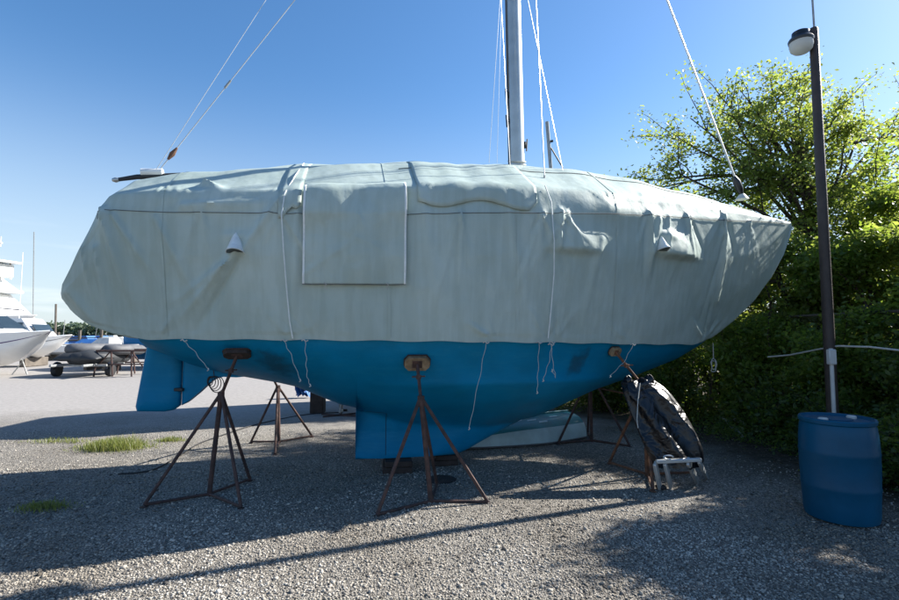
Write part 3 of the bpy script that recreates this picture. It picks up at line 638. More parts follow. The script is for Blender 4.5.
def stay(p, q, wp, target_w=0, r=.005, ext=None, name='stay'):
    a = hitB(*p, wp); u2, z2 = hit(*q, wp*.6 if ext is None else ext); b_ = B(u2, wp*.6 if ext is None else ext, z2)
    d = (b_-a); t = (MH-a.z)/d.z; e = a+d*t
    o = MB().tube([a, a.lerp(e, .3), e], r, 6).build(name, M['wire'], boat, org=BO); return a, d.normalized(), o
a, d, o = stay((158, 172), (295, 0), 0, ext=0, r=.0055, name='backstay')
t1 = a+d*(hitB(238, 94, 0)-a).dot(d); MB().tube([t1-d*.03, t1+d*.08], [.014, .012], 8).build('turnbuckle', M['galv'], o, org=BO)
q = a+d*.28; MB().tube([q-d*.1, q-d*.02, q+d*.07], [.012, .03, .01], 8).build('turnbuckle', M['rusto'], o, org=BO)
stay((156, 170), (266, 0), .25, ext=.15, r=.0035, name='backstay')
a, d, o = stay((742, 196), (667, 0), 0, ext=0, r=.013, name='furled_forestay')
q = a+d*.1; MB().tube([q-d*.1, q, q+d*.12, q+d*.2], [.02, .05, .05, .02], 10).build('furler_drum', M['blackp'], o, org=BO)
MB().lathe(a+Vector((0, 0, -.02)), [(.09, -.03), (.07, 0), (.03, .05)], 12).build('stem_fitting', M['offw'], o, org=BO)
for p, q, wp, ex, r in (((511, 183), (501, 0), .55, .4, .0035), ((545, 187), (536, 0), .9, .55, .006), ((565, 182), (536, 40), .6, .45, .0045), ((489, 163), (500, 0), -1.0, -.6, .0035), ((497, 163), (501, 20), -.9, -.6, .003)):
    a, d, o = stay(p, q, wp, ext=ex, r=r, name='shroud')
    if wp > 0:
        c = MB(); c.tube([a-d*.02, a+d*.14], .011, 8); c.box(a, (.07, .03, .02), bev=.005); c.build('chainplate', M['galv'], o, org=BO)
# boom end sticking out of the cover at the stern
ba, bb = hitB(116, 180, .0), hitB(158, 174, .0)
bm = MB(); bm.tube([ba, ba.lerp(bb, .5), bb+EU*.3], [.02, .028, .035], 10); bo = bm.build('boom', M['dgreytube'], boat, org=BO)
c = MB(); c.lathe(ba, [(.02, -.035), (.03, 0), (.02, .035)], 10, rot=Matrix.Rotation(R(90), 3, 'Y')); c.build('end_cap', M['alu'], bo, org=BO)
c = MB(); c.tube([bb-EU*.17+Vector((0, 0, .005)), bb+EU*.05+Vector((0, 0, .02))], .045, 10); c.build('end_cap', M['white'], bo, org=BO)
# coil of line hanging under the counter
rp = thing('rope_coil', hitB(213, 372, .1), 'coiled dark line hanging below the hull just ahead of the skeg', 'rope'); o0 = rp.location.copy(); m_ = MB()
for k in range(5):
    m_.tube([o0+Vector(((.03+.012*k)*math.sin(t)+.015*k-.03, .01*k, -.05-(.05+.01*k)*(1-math.cos(t)))) for t in np.linspace(0, 2*math.pi, 18)], .005, 5)
m_.tube([o0+Vector((0, 0, .06)), o0+Vector((.01, .01, -.05))], .005, 5)
m_.build('line', M['dgreytube'], rp, org=o0)

# ---------------------------------------------------------------- jack stands
def jack_stand(label, c, angs, apex, pad_c, pad_n, m=None, lean=None, pad_mat=None, ps=1.0):
    m = m or M['rust']; c = Vector(c); t = thing('jack_stand', c, label, 'jack stand', 'jack stands propping up the sailboat')
    ap = Vector(apex) if apex is not None else c+Vector((0, 0, .97))
    for i, (a, rad) in enumerate(angs):
        f = c+Vector((rad*math.cos(R(a)), rad*math.sin(R(a)), .018))
        q = MB(); q.tube([f, ap+Vector((.02*math.cos(R(a)), .02*math.sin(R(a)), 0))], .017, 8); q.box(f-Vector((0, 0, .012)), (.05, .05, .012), bev=.003); q.build('leg', m, t, org=c)
        q = MB(); q.tube([c+Vector((0, 0, .022)), f+Vector((0, 0, .004))], .014, 8); q.build('base_strut', m, t, org=c)
    q = MB(); q.tube([c+Vector((0, 0, .0)), ap+Vector((0, 0, .02))], .024, 10); q.tube([ap-Vector((0, 0, .06)), ap+Vector((0, 0, .04))], .034, 10); q.build('centre_post', m, t, org=c)
    pc = Vector(pad_c); pn = Vector(pad_n).normalized(); end = pc-pn*.03
    q = MB(); q.tube([ap, ap.lerp(end, .96), end], [.016, .016, .018], 10); scr = q.build('screw', m, t, org=c)
    mid = ap.lerp(end, .62); q = MB(); q.tube([mid+Vector((-.065, .02, .0)), mid+Vector((.065, -.02, .01))], .008, 6); q.lathe(mid, [(.026, -.02), (.026, .02)], 10); q.build('handle', m, scr, org=c)
    rot = pn.to_track_quat('Z', 'Y').to_matrix()
    def octo(c_, sx_, sy_, th_):
        c8 = .3; o8 = [(-1, -1+c8*2), (-1+c8, -1), (1-c8, -1), (1, -1+c8*2), (1, 1-c8*2), (1-c8, 1), (-1+c8, 1), (-1, 1-c8*2)]
        q.loft([[c_+rot@Vector((x*sx_/2, y*sy_/2, z)) for x, y in o8] for z in (-th_/2, th_/2)], True, True)
    q = MB(); octo(pc-pn*.026, .25*ps, .16*ps, .035); pd = q.build('pad', pad_mat or M['wood'], t, org=c)
    q = MB(); octo(pc-pn*.004, .27*ps, .18*ps, .010); q.build('pad_carpet', M['carpet'], pd, org=c)
    q = MB(); q.box(pc-pn*.04, (.10*ps, .09*ps, .014), rot=rot, bev=.003); q.build('pad_plate', m, pd, org=c)
    return t
def hp(px, py):
    u, z = hit(px, py, 1.0)
    for _ in range(6): u, z = hit(px, py, (hull_pt(u, z, 0)-K).dot(EW))
    p = hull_pt(u, z, 0); n_ = (hull_pt(u+.03, z, 0)-hull_pt(u-.03, z, 0)).cross(hull_pt(u, z+.02, 0)-hull_pt(u, z-.02, 0)).normalized()
    if n_.y > 0: n_ = -n_
    return p-n_*-.012, -n_
def feet(c, pts): return [(math.degrees(math.atan2(p.y-c.y, p.x-c.x)), (Vector((p.x, p.y, 0))-Vector((c.x, c.y, 0))).length) for p in pts]
c1 = gnd(209, 496); p, nn_ = hp(238, 351); nn_ = Vector((-.12, .42, .9))
jack_stand('thin dark jack stand under the stern quarter, leaning post, left of all', c1, feet(c1, [gnd(144, 507), gnd(241, 509), gnd(250, 481)]), at(221, 396, c1.y), p, nn_, m=M['rust'], pad_mat=M['darkwood'])
c2 = gnd(431, 503); p, nn_ = hp(417, 361)
jack_stand('rusty jack stand with pale wooden pad, front centre against the keel', c2, feet(c2, [gnd(377, 517), gnd(488, 504), gnd(437, 486)]), at(421, 400, c2.y), p, nn_)
c3 = gnd(279, 443); up = B(-1.75, -.92, 1.12)
jack_stand('rusty jack stand on the far side, seen under the hull between rudder and keel', c3, feet(c3, [gnd(251, 443), gnd(312, 437), gnd(275, 455)]), at(278, 388, c3.y), up, Vector((.1, -.6, .8)))
c4 = Vector((2.22, 5.72, 0)); p, nn_ = hp(613, 350)
jack_stand('orange rusty jack stand beneath the bow with black tarp bundle leaning on it', c4, feet(c4, [Vector((1.96, 6.24, 0)), Vector((2.06, 5.17, 0)), Vector((2.78, 5.8, 0))]), None, p, nn_, m=M['rusto'], ps=.62)
c5 = Vector((2.1, 7.5, 0))
jack_stand('dark jack stand beyond the grey dinghy, on the far side of the bow', c5, [(80, .57), (200, .57), (320, .57)], None, B(2.35, -.62, 1.05), Vector((0, -.5, .85)))
tie = thing('tie_bar', c4.lerp(c5, .5)+Vector((0, 0, .9)), 'thin rusty tie bar linking the two bow jack stands', 'tie bar')
MB().tube([at(584, 385, 7.5), at(618, 392, 6.2), at(640, 396, 5.76)], .011, 8).build('bar', M['rusto'], tie, org=tie.location)
# keel blocks
def block(px, py, w_, d_, h_, label, m=M['darkwood'], rz=.15, flat=True):
    p = gnd(px, py); p.y += d_/2; t = thing('keel_block', p, label, 'timber block', 'blocks under the keel', rz)
    nl = 2 if h_ > .1 else 1
    for k in range(nl):
        q = MB(); q.box((0.012*k, 0.01*k, h_/nl*(k+.5)), (w_*(1-.08*k), d_, h_/nl-.003), bev=.008); q.build('timber', m, t)
    return t
zk = .12
block(394, 474, .34, .55, .135, 'dark stacked timbers under the aft end of the keel, left pair')
block(443, 466, .30, .5, .118, 'dark stacked timbers under the keel just right of the front jack stand')
q = MB(); p = gnd(441, 480); q.lathe(p, [(.16, 0), (.17, .008), (.15, .014), (.04, .016)], 20); tag(q.build('steel_disc', M['darkwood']), 'flat dark disc lying on the gravel by the front jack stand', 'plate').location = (0, 0, 0)

# ---------------------------------------------------------------- upturned dinghy under the bow
def dinghy():
    A = gnd(466, 458); Bq = gnd(592, 440); ax = (Bq-A); Ld = ax.length; ax.normalize(); side = Vector((-ax.y, ax.x, 0))
    t = thing('dinghy', A.lerp(Bq, .5), 'upturned dinghy with teal bottom and pale grey topsides lying under the bow', 'dinghy')
    O = t.location.copy(); Wd = .52
    def sec(s, lo, hi):
        bw = Wd*min(1, (math.sin(min(1, s*1.05+.0)*math.pi*.5))**.72)*(1-.22*max(0, s-.6)/.4); h = .34*(.42+.58*math.sin(min(1, s*1.5)*math.pi/2)); out = []
        for k in range(lo, hi+1):
            a = math.pi*k/32; cx = math.cos(a); sy = math.sin(a)
            out.append(A+ax*(s*Ld)+side*(Wd-bw*(abs(cx)**.8)*(1 if cx > 0 else -1))+Vector((0, 0, .015+h*sy**.75)))
        return out
    ss = list(np.linspace(0.01, .2, 10))+list(np.linspace(.23, 1, 24))
    q = MB(); q.loft([sec(s, 0, 32) for s in ss], closed=False); q.add(sec(1, 0, 32), [tuple(range(33))]); q.build('bottom', M['dinghyteal'], t, org=O)
    for lo, hi in ((0, 6), (26, 32)):
        q = MB(); q.loft([[p+((p-(A+ax*(s*Ld)+side*Wd)).normalized()*.006) for p in sec(s, lo, hi)] for s in ss], closed=False); q.build('topside', M['dinghygrey'], t, org=O)
    for k in (0, 32):
        q = MB(); q.tube([sec(s, k, k)[0]+Vector((0, 0, .012)) for s in ss], .014, 8); q.build('gunwale', M['greytube'], t, org=O)
    q = MB(); q.tube([sec(s, 16, 16)[0]+Vector((0, 0, .012)) for s in ss[4:]], .018, 6); q.build('skeg_strip', M['dinghyteal'], t, org=O)
    # short pale flecks laid over the teal bottom
    for s, k in ((.35, 10), (.55, 11), (.62, 9), (.75, 12), (.45, 12)):
        q = MB(); q.loft([[ (lambda w_: w_[0]+Vector((0, -.002, .004)))(sec(s+ds, int(k), int(k))) , (lambda w_: w_[0]+Vector((0, -.002, .004)))(sec(s+ds+.01, int(k)+1, int(k)+1))] for ds in np.linspace(0, .07, 6)], closed=False)
        q.build('pale_fleck', M['dinghygrey'], t, org=O)
dinghy()

# ---------------------------------------------------------------- black tarp bundle with aluminium legs
def bundle():
    base = Vector((2.5, 5.35, 0)); t = thing('tarp_bundle', base, 'glossy black plastic tarp wrapped round a folded aluminium frame leaning on the bow stand', 'tarp bundle')
    Y0 = 5.35
    # outline in height steps: left edge px, right edge px, py
    rows = [(466, 654, 701, 5.30), (458, 650, 703, 5.32), (448, 645, 702, 5.34), (436, 640, 697, 5.38), (424, 635, 691, 5.43), (412, 630, 684, 5.47), (402, 627, 677, 5.50), (394, 624, 671, 5.53), (387, 622, 664, 5.56), (382, 621, 657, 5.58)]
    rs = []; NN = 72
    for i, (py, l, r, Y) in enumerate(rows):
        for sub in range(5 if i < len(rows)-1 else 1):
            f = sub/5
            nx_ = rows[min(i+1, len(rows)-1)]
            py_, l_, r_, Y_ = [a*(1-f)+b_*f for a, b_ in zip((py, l, r, Y), nx_)]
            a = at(l_, py_, Y_); b_ = at(r_, py_, Y_); c = (a+b_)/2; hw = (b_.x-a.x)/2; ring = []
            for k in range(NN):
                th = 2*math.pi*k/NN; x = math.cos(th); y = math.sin(th)
                dp = .105*(1-.25*(i/9)); ph_ = th*6+c.z*9+2.5*fbm(c.z*2, x, 1); rad = 1+.08*fbm(x*2+3, y*2, c.z*2.5, 2)+.15*(1-abs(math.sin(ph_*.5))*1.6)+.05*(1-abs(math.sin(ph_*1.3+c.z*11)))
                # valley between the two humps
                z = c.z
                ring.append(Vector((c.x+hw*x*(1 if abs(x) > .8 else rad), c.y+dp*y*rad*1.1-.03*math.sin(x*6+c.z*5)*abs(y), z)))
            rs.append(ring)
    # top: two peaks
    last = rs[-1]; c = sum(last, Vector())/NN
    for k, sc_ in enumerate((.8, .5, .15)):
        rs.append([Vector((c.x+(p.x-c.x)*sc_, c.y+(p.y-c.y)*sc_, p.z+(.03+.012*k)*(1.0 if p.x > c.x+.02 else .5)-.03*math.exp(-((p.x-c.x)/.035)**2))) for p in last])
    q = MB(); q.loft(rs, True, True); tarp = q.build('tarp', M['tarp'], t, org=base, auto=75)
    for (px, py, s) in ((628, 381, .05), (649, 381, .06)):
        p = at(px, py, 5.57); q = MB(); rr2 = []
        for j in range(9):
            a = math.pi*j/8; rr2.append([p+Vector((s*math.sin(a)*math.cos(b_)*(1+.15*math.sin(3*b_)), s*1.2*math.sin(a)*math.sin(b_), -s*1.1*math.cos(a)+.01*math.sin(b_*4))) for b_ in np.linspace(0, 2*math.pi, 16, endpoint=False)])
        q.loft(rr2); q.build('tarp_fold', M['tarp'], tarp, org=base)
    q = MB(); P = [at(640, 383, 5.44), at(638, 400, 5.40), at(637, 420, 5.3), at(638, 428, 5.3)]; q.tube(P, .005, 6); q.build('cord', M['rope'], t, org=base)
    for (a, b_, w_) in (((655, 463), (660, 488), .07), ((665, 463), (671, 487), .06), ((688, 461), (697, 481), .085), ((699, 461), (707, 478), .05)):
        tp = at(*a, 5.13); bt = gnd(b_[0], b_[1], .012); d = (tp-bt); rot = d.to_track_quat('Z', 'Y').to_matrix(); rot = rot@Matrix.Rotation(R(90), 3, 'Z')
        q = MB(); q.box((tp+bt)/2, (w_, .03, d.length), rot=rot, bev=.004)
        q.build('leg', M['silver'], t, org=base)
    q = MB(); a, b_ = at(657, 462, 5.11), at(700, 459, 5.15); q.box((a+b_)/2, ((b_-a).length, .05, .035), rot=Matrix.Rotation(-math.atan2(b_.z-a.z, b_.x-a.x), 3, 'Y'), bev=.006)
    q.build('crossbar', M['silver'], t, org=base)
    q = MB(); p = at(668, 457, 5.10); q.tube([p+Vector((.03*math.cos(a)*1.6, -.01, .018*math.sin(a))) for a in np.linspace(0, 5.2, 14)], .008, 6); q.build('hook', M['silver'], t, org=base)
    p = gnd(660, 489); q = MB(); q.box(p+Vector((.01, 0, .02)), (.10, .07, .04), bev=.012); q.build('foot', M['rubber'], t, org=base)
bundle()

# ---------------------------------------------------------------- blue drum
def drum():
    c = Vector((3.42, 4.47, 0)); t = thing('barrel', c, 'blue plastic drum with closed lid standing by the lamp post', 'barrel')
    prof = [(.235, .0), (.262, .012), (.272, .05), (.276, .16), (.283, .27), (.287, .285), (.283, .30), (.288, .43), (.289, .56), (.293, .575), (.289, .59), (.285, .70), (.276, .79), (.268, .815), (.280, .825), (.283, .85), (.276, .862), (.262, .862), (.256, .845), (.25, .838), (.12, .842), (.01, .844)]
    MB().lathe((0, 0, 0), prof, 56).build('body', M['drum'], t, auto=30)
    for a in (200, 15):
        q = MB(); q.lathe((.175*math.cos(R(a)), .175*math.sin(R(a)), .838), [(.038, 0), (.038, .022), (.03, .028), (.005, .028)], 18); q.build('bung', M['offw'], t)
    q = MB(); q.lathe((0, 0, .845), [(.12, 0), (.115, .006), (.02, .006)], 32); q.build('lid_ring', M['drum'], t)
drum()

# ---------------------------------------------------------------- lamp post
def lamp():
    c = Vector((4.55, 6.0, 0)); t = thing('lamp_post', c, 'tall dark brown lamp post with a round security lamp beside the trees', 'lamp post')
    q = MB(); q.lathe((0, 0, 0), [(.066, -.05), (.064, 0), (.057, 2.5), (.050, 5.38), (.042, 5.40)], 16); q.build('post', M['pole'], t)
    top = at(820, 32, 6.0)-c
    q = MB(); q.tube([Vector((.01, 0, 5.35)), Vector((.0, 0, 6.3))], .012, 8); q.build('conduit', M['galv'], t)
    lc = at(801, 42, 6.0)-c
    q = MB(); q.tube([Vector((-.03, 0, 5.30)), Vector((lc.x+.08, lc.y, lc.z+.05))], .022, 8); q.box((-.06, 0, 5.28), (.06, .07, .12), bev=.01); q.build('arm', M['pole'], t)
    q = MB(); q.lathe(lc, [(.135, -.01), (.14, .02), (.125, .045), (.10, .06), (.095, .12), (.07, .135), (.01, .14)], 28); hd = q.build('lamp_housing', M['blackp'], t)
    q = MB(); q.lathe(lc, [(.128, -.005), (.13, -.05), (.118, -.10), (.085, -.135), (.04, -.15), (.005, -.152)], 28); q.build('lamp_lens', M['lens'], hd)
    q = MB(); q.tube([Vector((-.05, -.085, .25)), Vector((-.05, -.085, .78)), Vector((-.045, -.08, 1.42))], .022, 10); q.build('conduit', M['pvc'], t)
    q = MB(); q.box((-.05, -.09, 1.32), (.09, .06, .18), bev=.01); q.build('junction_box', M['pvc'], t)
    o = thing('washing_line', c+Vector((0, -.1, 1.45)), 'pale rope strung from the lamp post into the bushes and off to the right', 'rope')
    P = [at(768, 357, 7.4), at(790, 355, 7.0), at(815, 350, 6.4), at(838, 346, 5.9), at(870, 347, 5.6), at(905, 351, 5.3), at(960, 358, 4.9)]
    q = MB(); q.tube(P, .011, 8); q.build('line', M['rope'], o, org=o.location)
lamp()

# ---------------------------------------------------------------- chain-link fence behind the drum
def fence():
    X = 5.75; t = thing('chain_link_fence', (X, 7.6, 0), 'rusty chain-link fence half hidden in the bushes behind the lamp post', 'fence')
    O = t.location.copy()
    for y in (4.8, 6.9, 9.0, 11.1):
        q = MB(); q.tube([(X, y, -.02), (X, y, 1.95)], .035, 8); q.lathe((X, y, 1.95), [(.04, 0), (.04, .02), (.01, .05)], 8); q.build('post', M['fence'], t, org=O)
    q = MB(); q.tube([(X, 4.8, 1.88), (X, 11.1, 1.88)], .02, 8); q.build('rail', M['fence'], t, org=O)
    q = MB(); st = .075; H = 1.8
    y = 4.8-H
    while y < 11.1:
        for s in (1, -1):
            a = max(0, (4.8-y)) if s > 0 else max(0, y+H-11.1)
            y0, y1 = (y, y+H) if s > 0 else (y+H, y)
            z0, z1 = .05, .05+H
            ya, yb = y0, y1
            if s > 0:
                if ya < 4.8: z0 += 4.8-ya; ya = 4.8
                if yb > 11.1: z1 -= yb-11.1; yb = 11.1
            else:
                if ya > 11.1: z0 += ya-11.1; ya = 11.1
                if yb < 4.8: z1 -= 4.8-yb; yb = 4.8
            if z1 > z0: q.tube([(X+.004*s, ya, z0), (X+.004*s, yb, z1)], .002, 3, cap=False)
        y += st
    q.build('wire_mesh', M['fence'], t, smooth=False, org=O)
fence()

# ---------------------------------------------------------------- trees and bushes
def leaves(centers, n_each, spread, size, seed=0, flat=.7, aspect=.55):
    g = np.random.default_rng(seed); C = np.repeat(np.asarray(centers, float), n_each, 0); n_ = len(C)
    P = C+g.normal(0, 1, (n_, 3))*np.array([spread, spread, spread*flat])
    d = g.normal(0, 1, (n_, 3)); d[:, 2] = d[:, 2]*.6-.25; d /= np.linalg.norm(d, axis=1)[:, None]
    q = g.normal(0, 1, (n_, 3)); q[:, 2] += .0; s = np.cross(d, q); s /= np.linalg.norm(s, axis=1)[:, None]+1e-9; nn = np.cross(d, s)
    L_ = size*g.uniform(.55, 1.3, n_)[:, None]; W = L_*aspect*.5
    bend = nn*L_*.12
    V = np.stack([P-d*L_*.5, P+s*W+bend, P+d*L_*.5, P-s*W+bend], 1).reshape(-1, 3)
    F = np.arange(n_*4).reshape(-1, 4); return V, F
def limb(q, a, b_, r0, r1, seed, wob=.12, n_=7):
    a = Vector(a); b_ = Vector(b_); L_ = (b_-a).length; rd = random.Random(seed); P = []
    ph = [rd.uniform(0, 6.3) for _ in range(3)]
    for i in range(n_+1):
        f = i/n_; p = a.lerp(b_, f); e = math.sin(math.pi*f)
        p = p+Vector((math.sin(f*5+ph[0]), math.sin(f*6+ph[1]), .7*math.sin(f*4+ph[2])+.5))*wob*L_*.35*e
        P.append(p)
    q.tube(P, [r0+(r1-r0)*i/n_ for i in range(n_+1)], 6, cap=False); return P
def tree(name, label, cat, base, trunk, tr, crown_c, crown_r, nl, nsub, n_leaf, lsize, lmat, seed, group=None, bark='bark', spread=.13, extra=None, low=None):
    base = Vector(base); t = thing(name, base, label, cat, group); rd = random.Random(seed)
    q = MB(); P = [base+Vector((0, 0, -.05))]+[Vector(p) for p in trunk]; out = []
    for i in range(len(P)-1):
        for k in range(5): out.append(P[i].lerp(P[i+1], k/5)+Vector((rd.uniform(-1, 1), rd.uniform(-1, 1), 0))*tr*.25)
    out.append(P[-1]); N = len(out); q.tube(out, [tr*(1.25 if i == 0 else 1-.62*i/N) for i in range(N)], 10)
    q.build('trunk', M[bark], t, org=base)
    lm = MB(); C = []
    starts = [(out[int(N*f)], f) for f in (np.linspace(.45, .98, max(2, nl)) if low is None else np.linspace(low, .98, max(2, nl)))]
    cc = Vector(crown_c); cr_ = Vector(crown_r); ends = []
    for i in range(nl):
        th = i*2.399+rd.uniform(-.3, .3)+seed; el = rd.uniform(-.75, 1.0); rad = rd.uniform(.55, 1.0)
        cz = math.sqrt(max(0, 1-el*el))
        ends.append(cc+Vector((cr_.x*cz*math.cos(th)*rad, cr_.y*cz*math.sin(th)*rad, cr_.z*el*rad)))
    for e in (extra or []): ends.append(Vector(e))
    for i, e in enumerate(ends):
        s = min(starts, key=lambda z_: (z_[0]-e).length+.25*abs(z_[0].z-(e.z-.6)))[0] if rd.random() < .5 else starts[i % len(starts)][0]
        if s.z > e.z+.8: s = starts[0][0]
        A = limb(lm, s, e, tr*rd.uniform(.28, .36), .007, seed*31+i)
        for j in range(nsub):
            k = rd.randint(2, 7); a = A[k]; l_ = (e-s).length*rd.uniform(.18, .42)
            d = Vector((rd.gauss(0, 1), rd.gauss(0, 1), rd.gauss(.15, .7))).normalized()+(e-s).normalized()*.5
            b_ = a+d.normalized()*l_
            S = limb(lm, a, b_, .012, .003, seed*77+i*13+j, n_=4)
            for f in (1, 2, 3, 4): C.append(tuple(S[f]))
        C += [tuple(A[k]) for k in (5, 6, 7)]
    lm.build('limbs', M[bark], t, org=base)
    V, F = leaves(C, max(1, int(n_leaf/len(C))), spread, lsize, seed); V = V-np.array(base)
    npmesh('crown', V, F, M[lmat], t); return t
def bush(name, label, base, rad, h, n_leaf, lsize, lmat, seed, group, stems=7, flat=1.0):
    base = Vector(base); t = thing(name, base, label, 'bush', group); rd = random.Random(seed); lm = MB(); C = []
    for i in range(stems):
        th = rd.uniform(0, 6.3); r_ = rad[0]*rd.uniform(.2, .95); b_ = base+Vector((r_*math.cos(th), rad[1]*rd.uniform(.2, .95)*math.sin(th), h*rd.uniform(.55, 1.0)))
        A = limb(lm, base+Vector((.12*math.cos(th), .12*math.sin(th), -.02)), b_, .018, .004, seed*3+i)
        for j in range(7):
            k = rd.randint(1, 7); S = limb(lm, A[k], A[k]+Vector((rd.gauss(0, 1), rd.gauss(0, 1), rd.gauss(.1, .6))).normalized()*rd.uniform(.2, .5), .006, .002, seed*9+i*7+j, n_=3); C += [tuple(S[f]) for f in (1, 2, 3)]
        C += [tuple(a) for a in A[2:]]
    lm.build('stems', M['bark'], t, org=base)
    V, F = leaves(C, max(1, int(n_leaf/len(C))), .12, lsize, seed); V[:, 2] = np.maximum(V[:, 2], .01); V = V-np.array(base)
    npmesh('leaves', V, F, M[lmat], t); return t
# the big spreading tree behind the bow (its limbs follow the ones in view)
Yt = 9.6
def T(px, py, Y=Yt): return at(px, py, Y)
ex = [T(665, 165, 9.3), T(690, 118, 9.4), T(712, 105, 9.8), T(740, 90, 9.6), T(770, 78, 10), T(800, 82, 9.4), T(668, 135, 10), T(650, 180, 9.6), T(640, 190, 10.3), T(720, 165, 9), T(745, 140, 10.2), T(785, 110, 9.2),
      T(845, 100, 9.9), T(870, 125, 10.2), T(895, 150, 9.6), T(925, 130, 10.2), T(880, 190, 10), T(915, 215, 9.4), T(705, 195, 9.1), T(760, 205, 10.3), T(780, 165, 9.1), T(820, 95, 10.6), T(735, 120, 10.8), T(905, 105, 10.5)]
tree('spreading_tree', 'big spreading elm with open airy crown rising behind the bow and lamp post', 'tree', (T(818, 300).x, Yt, 0), [T(822, 300), T(818, 262), T(813, 235), T(808, 200), T(798, 165)], .15,
     T(780, 165), (2.0, 1.4, 1.4), 10, 8, 24000, .078, 'leaf_main', 3, group='trees along the fence', extra=ex, spread=.11)
G2 = 'trees along the fence'
tree('leafy_tree', 'bushy young tree at the right edge behind the fence', 'tree', (7.6, 8.6, 0), [(7.6, 8.6, 1.2), (7.5, 8.7, 2.6), (7.6, 8.6, 3.6)], .09, (7.6, 8.6, 3.0), (1.5, 1.3, 1.5), 14, 6, 17000, .09, 'leaf_bright', 11, group=G2, low=.2)
tree('leafy_tree', 'vine-covered tree just right of the lamp post', 'tree', (6.6, 7.9, 0), [(6.6, 7.9, 1.0), (6.7, 7.9, 2.1), (6.6, 7.9, 2.9)], .08, (6.5, 7.9, 2.3), (1.1, 1.1, 1.3), 14, 6, 16000, .085, 'leaf_bright', 12, group=G2, low=.15)
tree('leafy_tree', 'dense low tree between the bow tip and the lamp post', 'tree', (6.0, 9.0, 0), [(6.0, 9.0, .9), (6.1, 9.0, 2.0), (6.0, 9.1, 2.9)], .10, (5.95, 9.0, 2.4), (1.0, 1.0, 1.3), 14, 6, 15000, .08, 'leaf_main', 13, group=G2, low=.15)
tree('leafy_tree', 'dark rounded tree showing above the foredeck, left of the elm', 'tree', (5.4, 12.2, 0), [(5.4, 12.2, 1.6), (5.5, 12.2, 3.2), (5.4, 12.2, 4.6)], .13, (5.6, 12.2, 4.1), (1.9, 1.3, 1.5), 16, 7, 12000, .095, 'leaf_dark', 14, group=G2, low=.2)
tree('leafy_tree', 'dark tree beyond the bow, trunk among the undergrowth', 'tree', (7.2, 11.4, 0), [(7.2, 11.4, 1.6), (7.1, 11.4, 3.2), (7.2, 11.4, 4.2)], .12, (7.4, 11.4, 3.1), (2.0, 1.3, 1.4), 16, 7, 11000, .09, 'leaf_dark', 15, group=G2, low=.15)
tree('leafy_tree', 'tall tree at the far right, crown cut by the picture edge', 'tree', (9.8, 10.4, 0), [(9.8, 10.4, 1.6), (9.7, 10.4, 3.2), (9.6, 10.4, 4.6)], .14, (9.6, 10.2, 3.1), (1.9, 1.6, 1.6), 16, 7, 11000, .095, 'leaf_main', 16, group=G2, low=.15)
tree('leafy_tree', 'thin tree past the foredeck, palest crown of the back row', 'tree', (4.4, 14.0, 0), [(4.4, 14, 1.4), (4.5, 14, 2.8), (4.4, 14, 3.6)], .10, (4.4, 14, 3.2), (1.8, 1.1, 1.2), 12, 6, 11000, .10, 'leaf_dark', 17, group=G2, low=.15)
tree('leafy_tree', 'bright young tree leaning over behind the foredeck, just left of the elm crown', 'tree', (5.0, 10.4, 0), [(5.0, 10.4, 1.2), (4.9, 10.4, 2.4), (4.8, 10.4, 3.3)], .07, (4.65, 10.4, 3.55), (1.15, .9, .95), 14, 6, 12000, .08, 'leaf_main', 18, group=G2, low=.3)
# shade trees standing out of view on the right
for i, (x, y, h, r_) in enumerate(((8.0, 6.35, 5.3, 1.35), (8.3, 4.6, 5.3, 1.5), (7.6, 2.4, 4.8, 1.5))):
    tree('shade_tree', ['round tree outside the picture to the right, nearest the lamp post', 'round tree outside the picture to the right, level with the drum', 'round tree outside the picture to the right, nearest the camera'][i], 'tree', (x, y, 0), [(x, y, 1.0), (x, y, 2.0), (x, y, h*.75)], .1, (x, y, h*.58), (r_, r_, h*.42), 16, 7, 20000, .13, 'leaf_dark', 30+i, group='trees outside the picture on the right', low=.1, spread=.16)
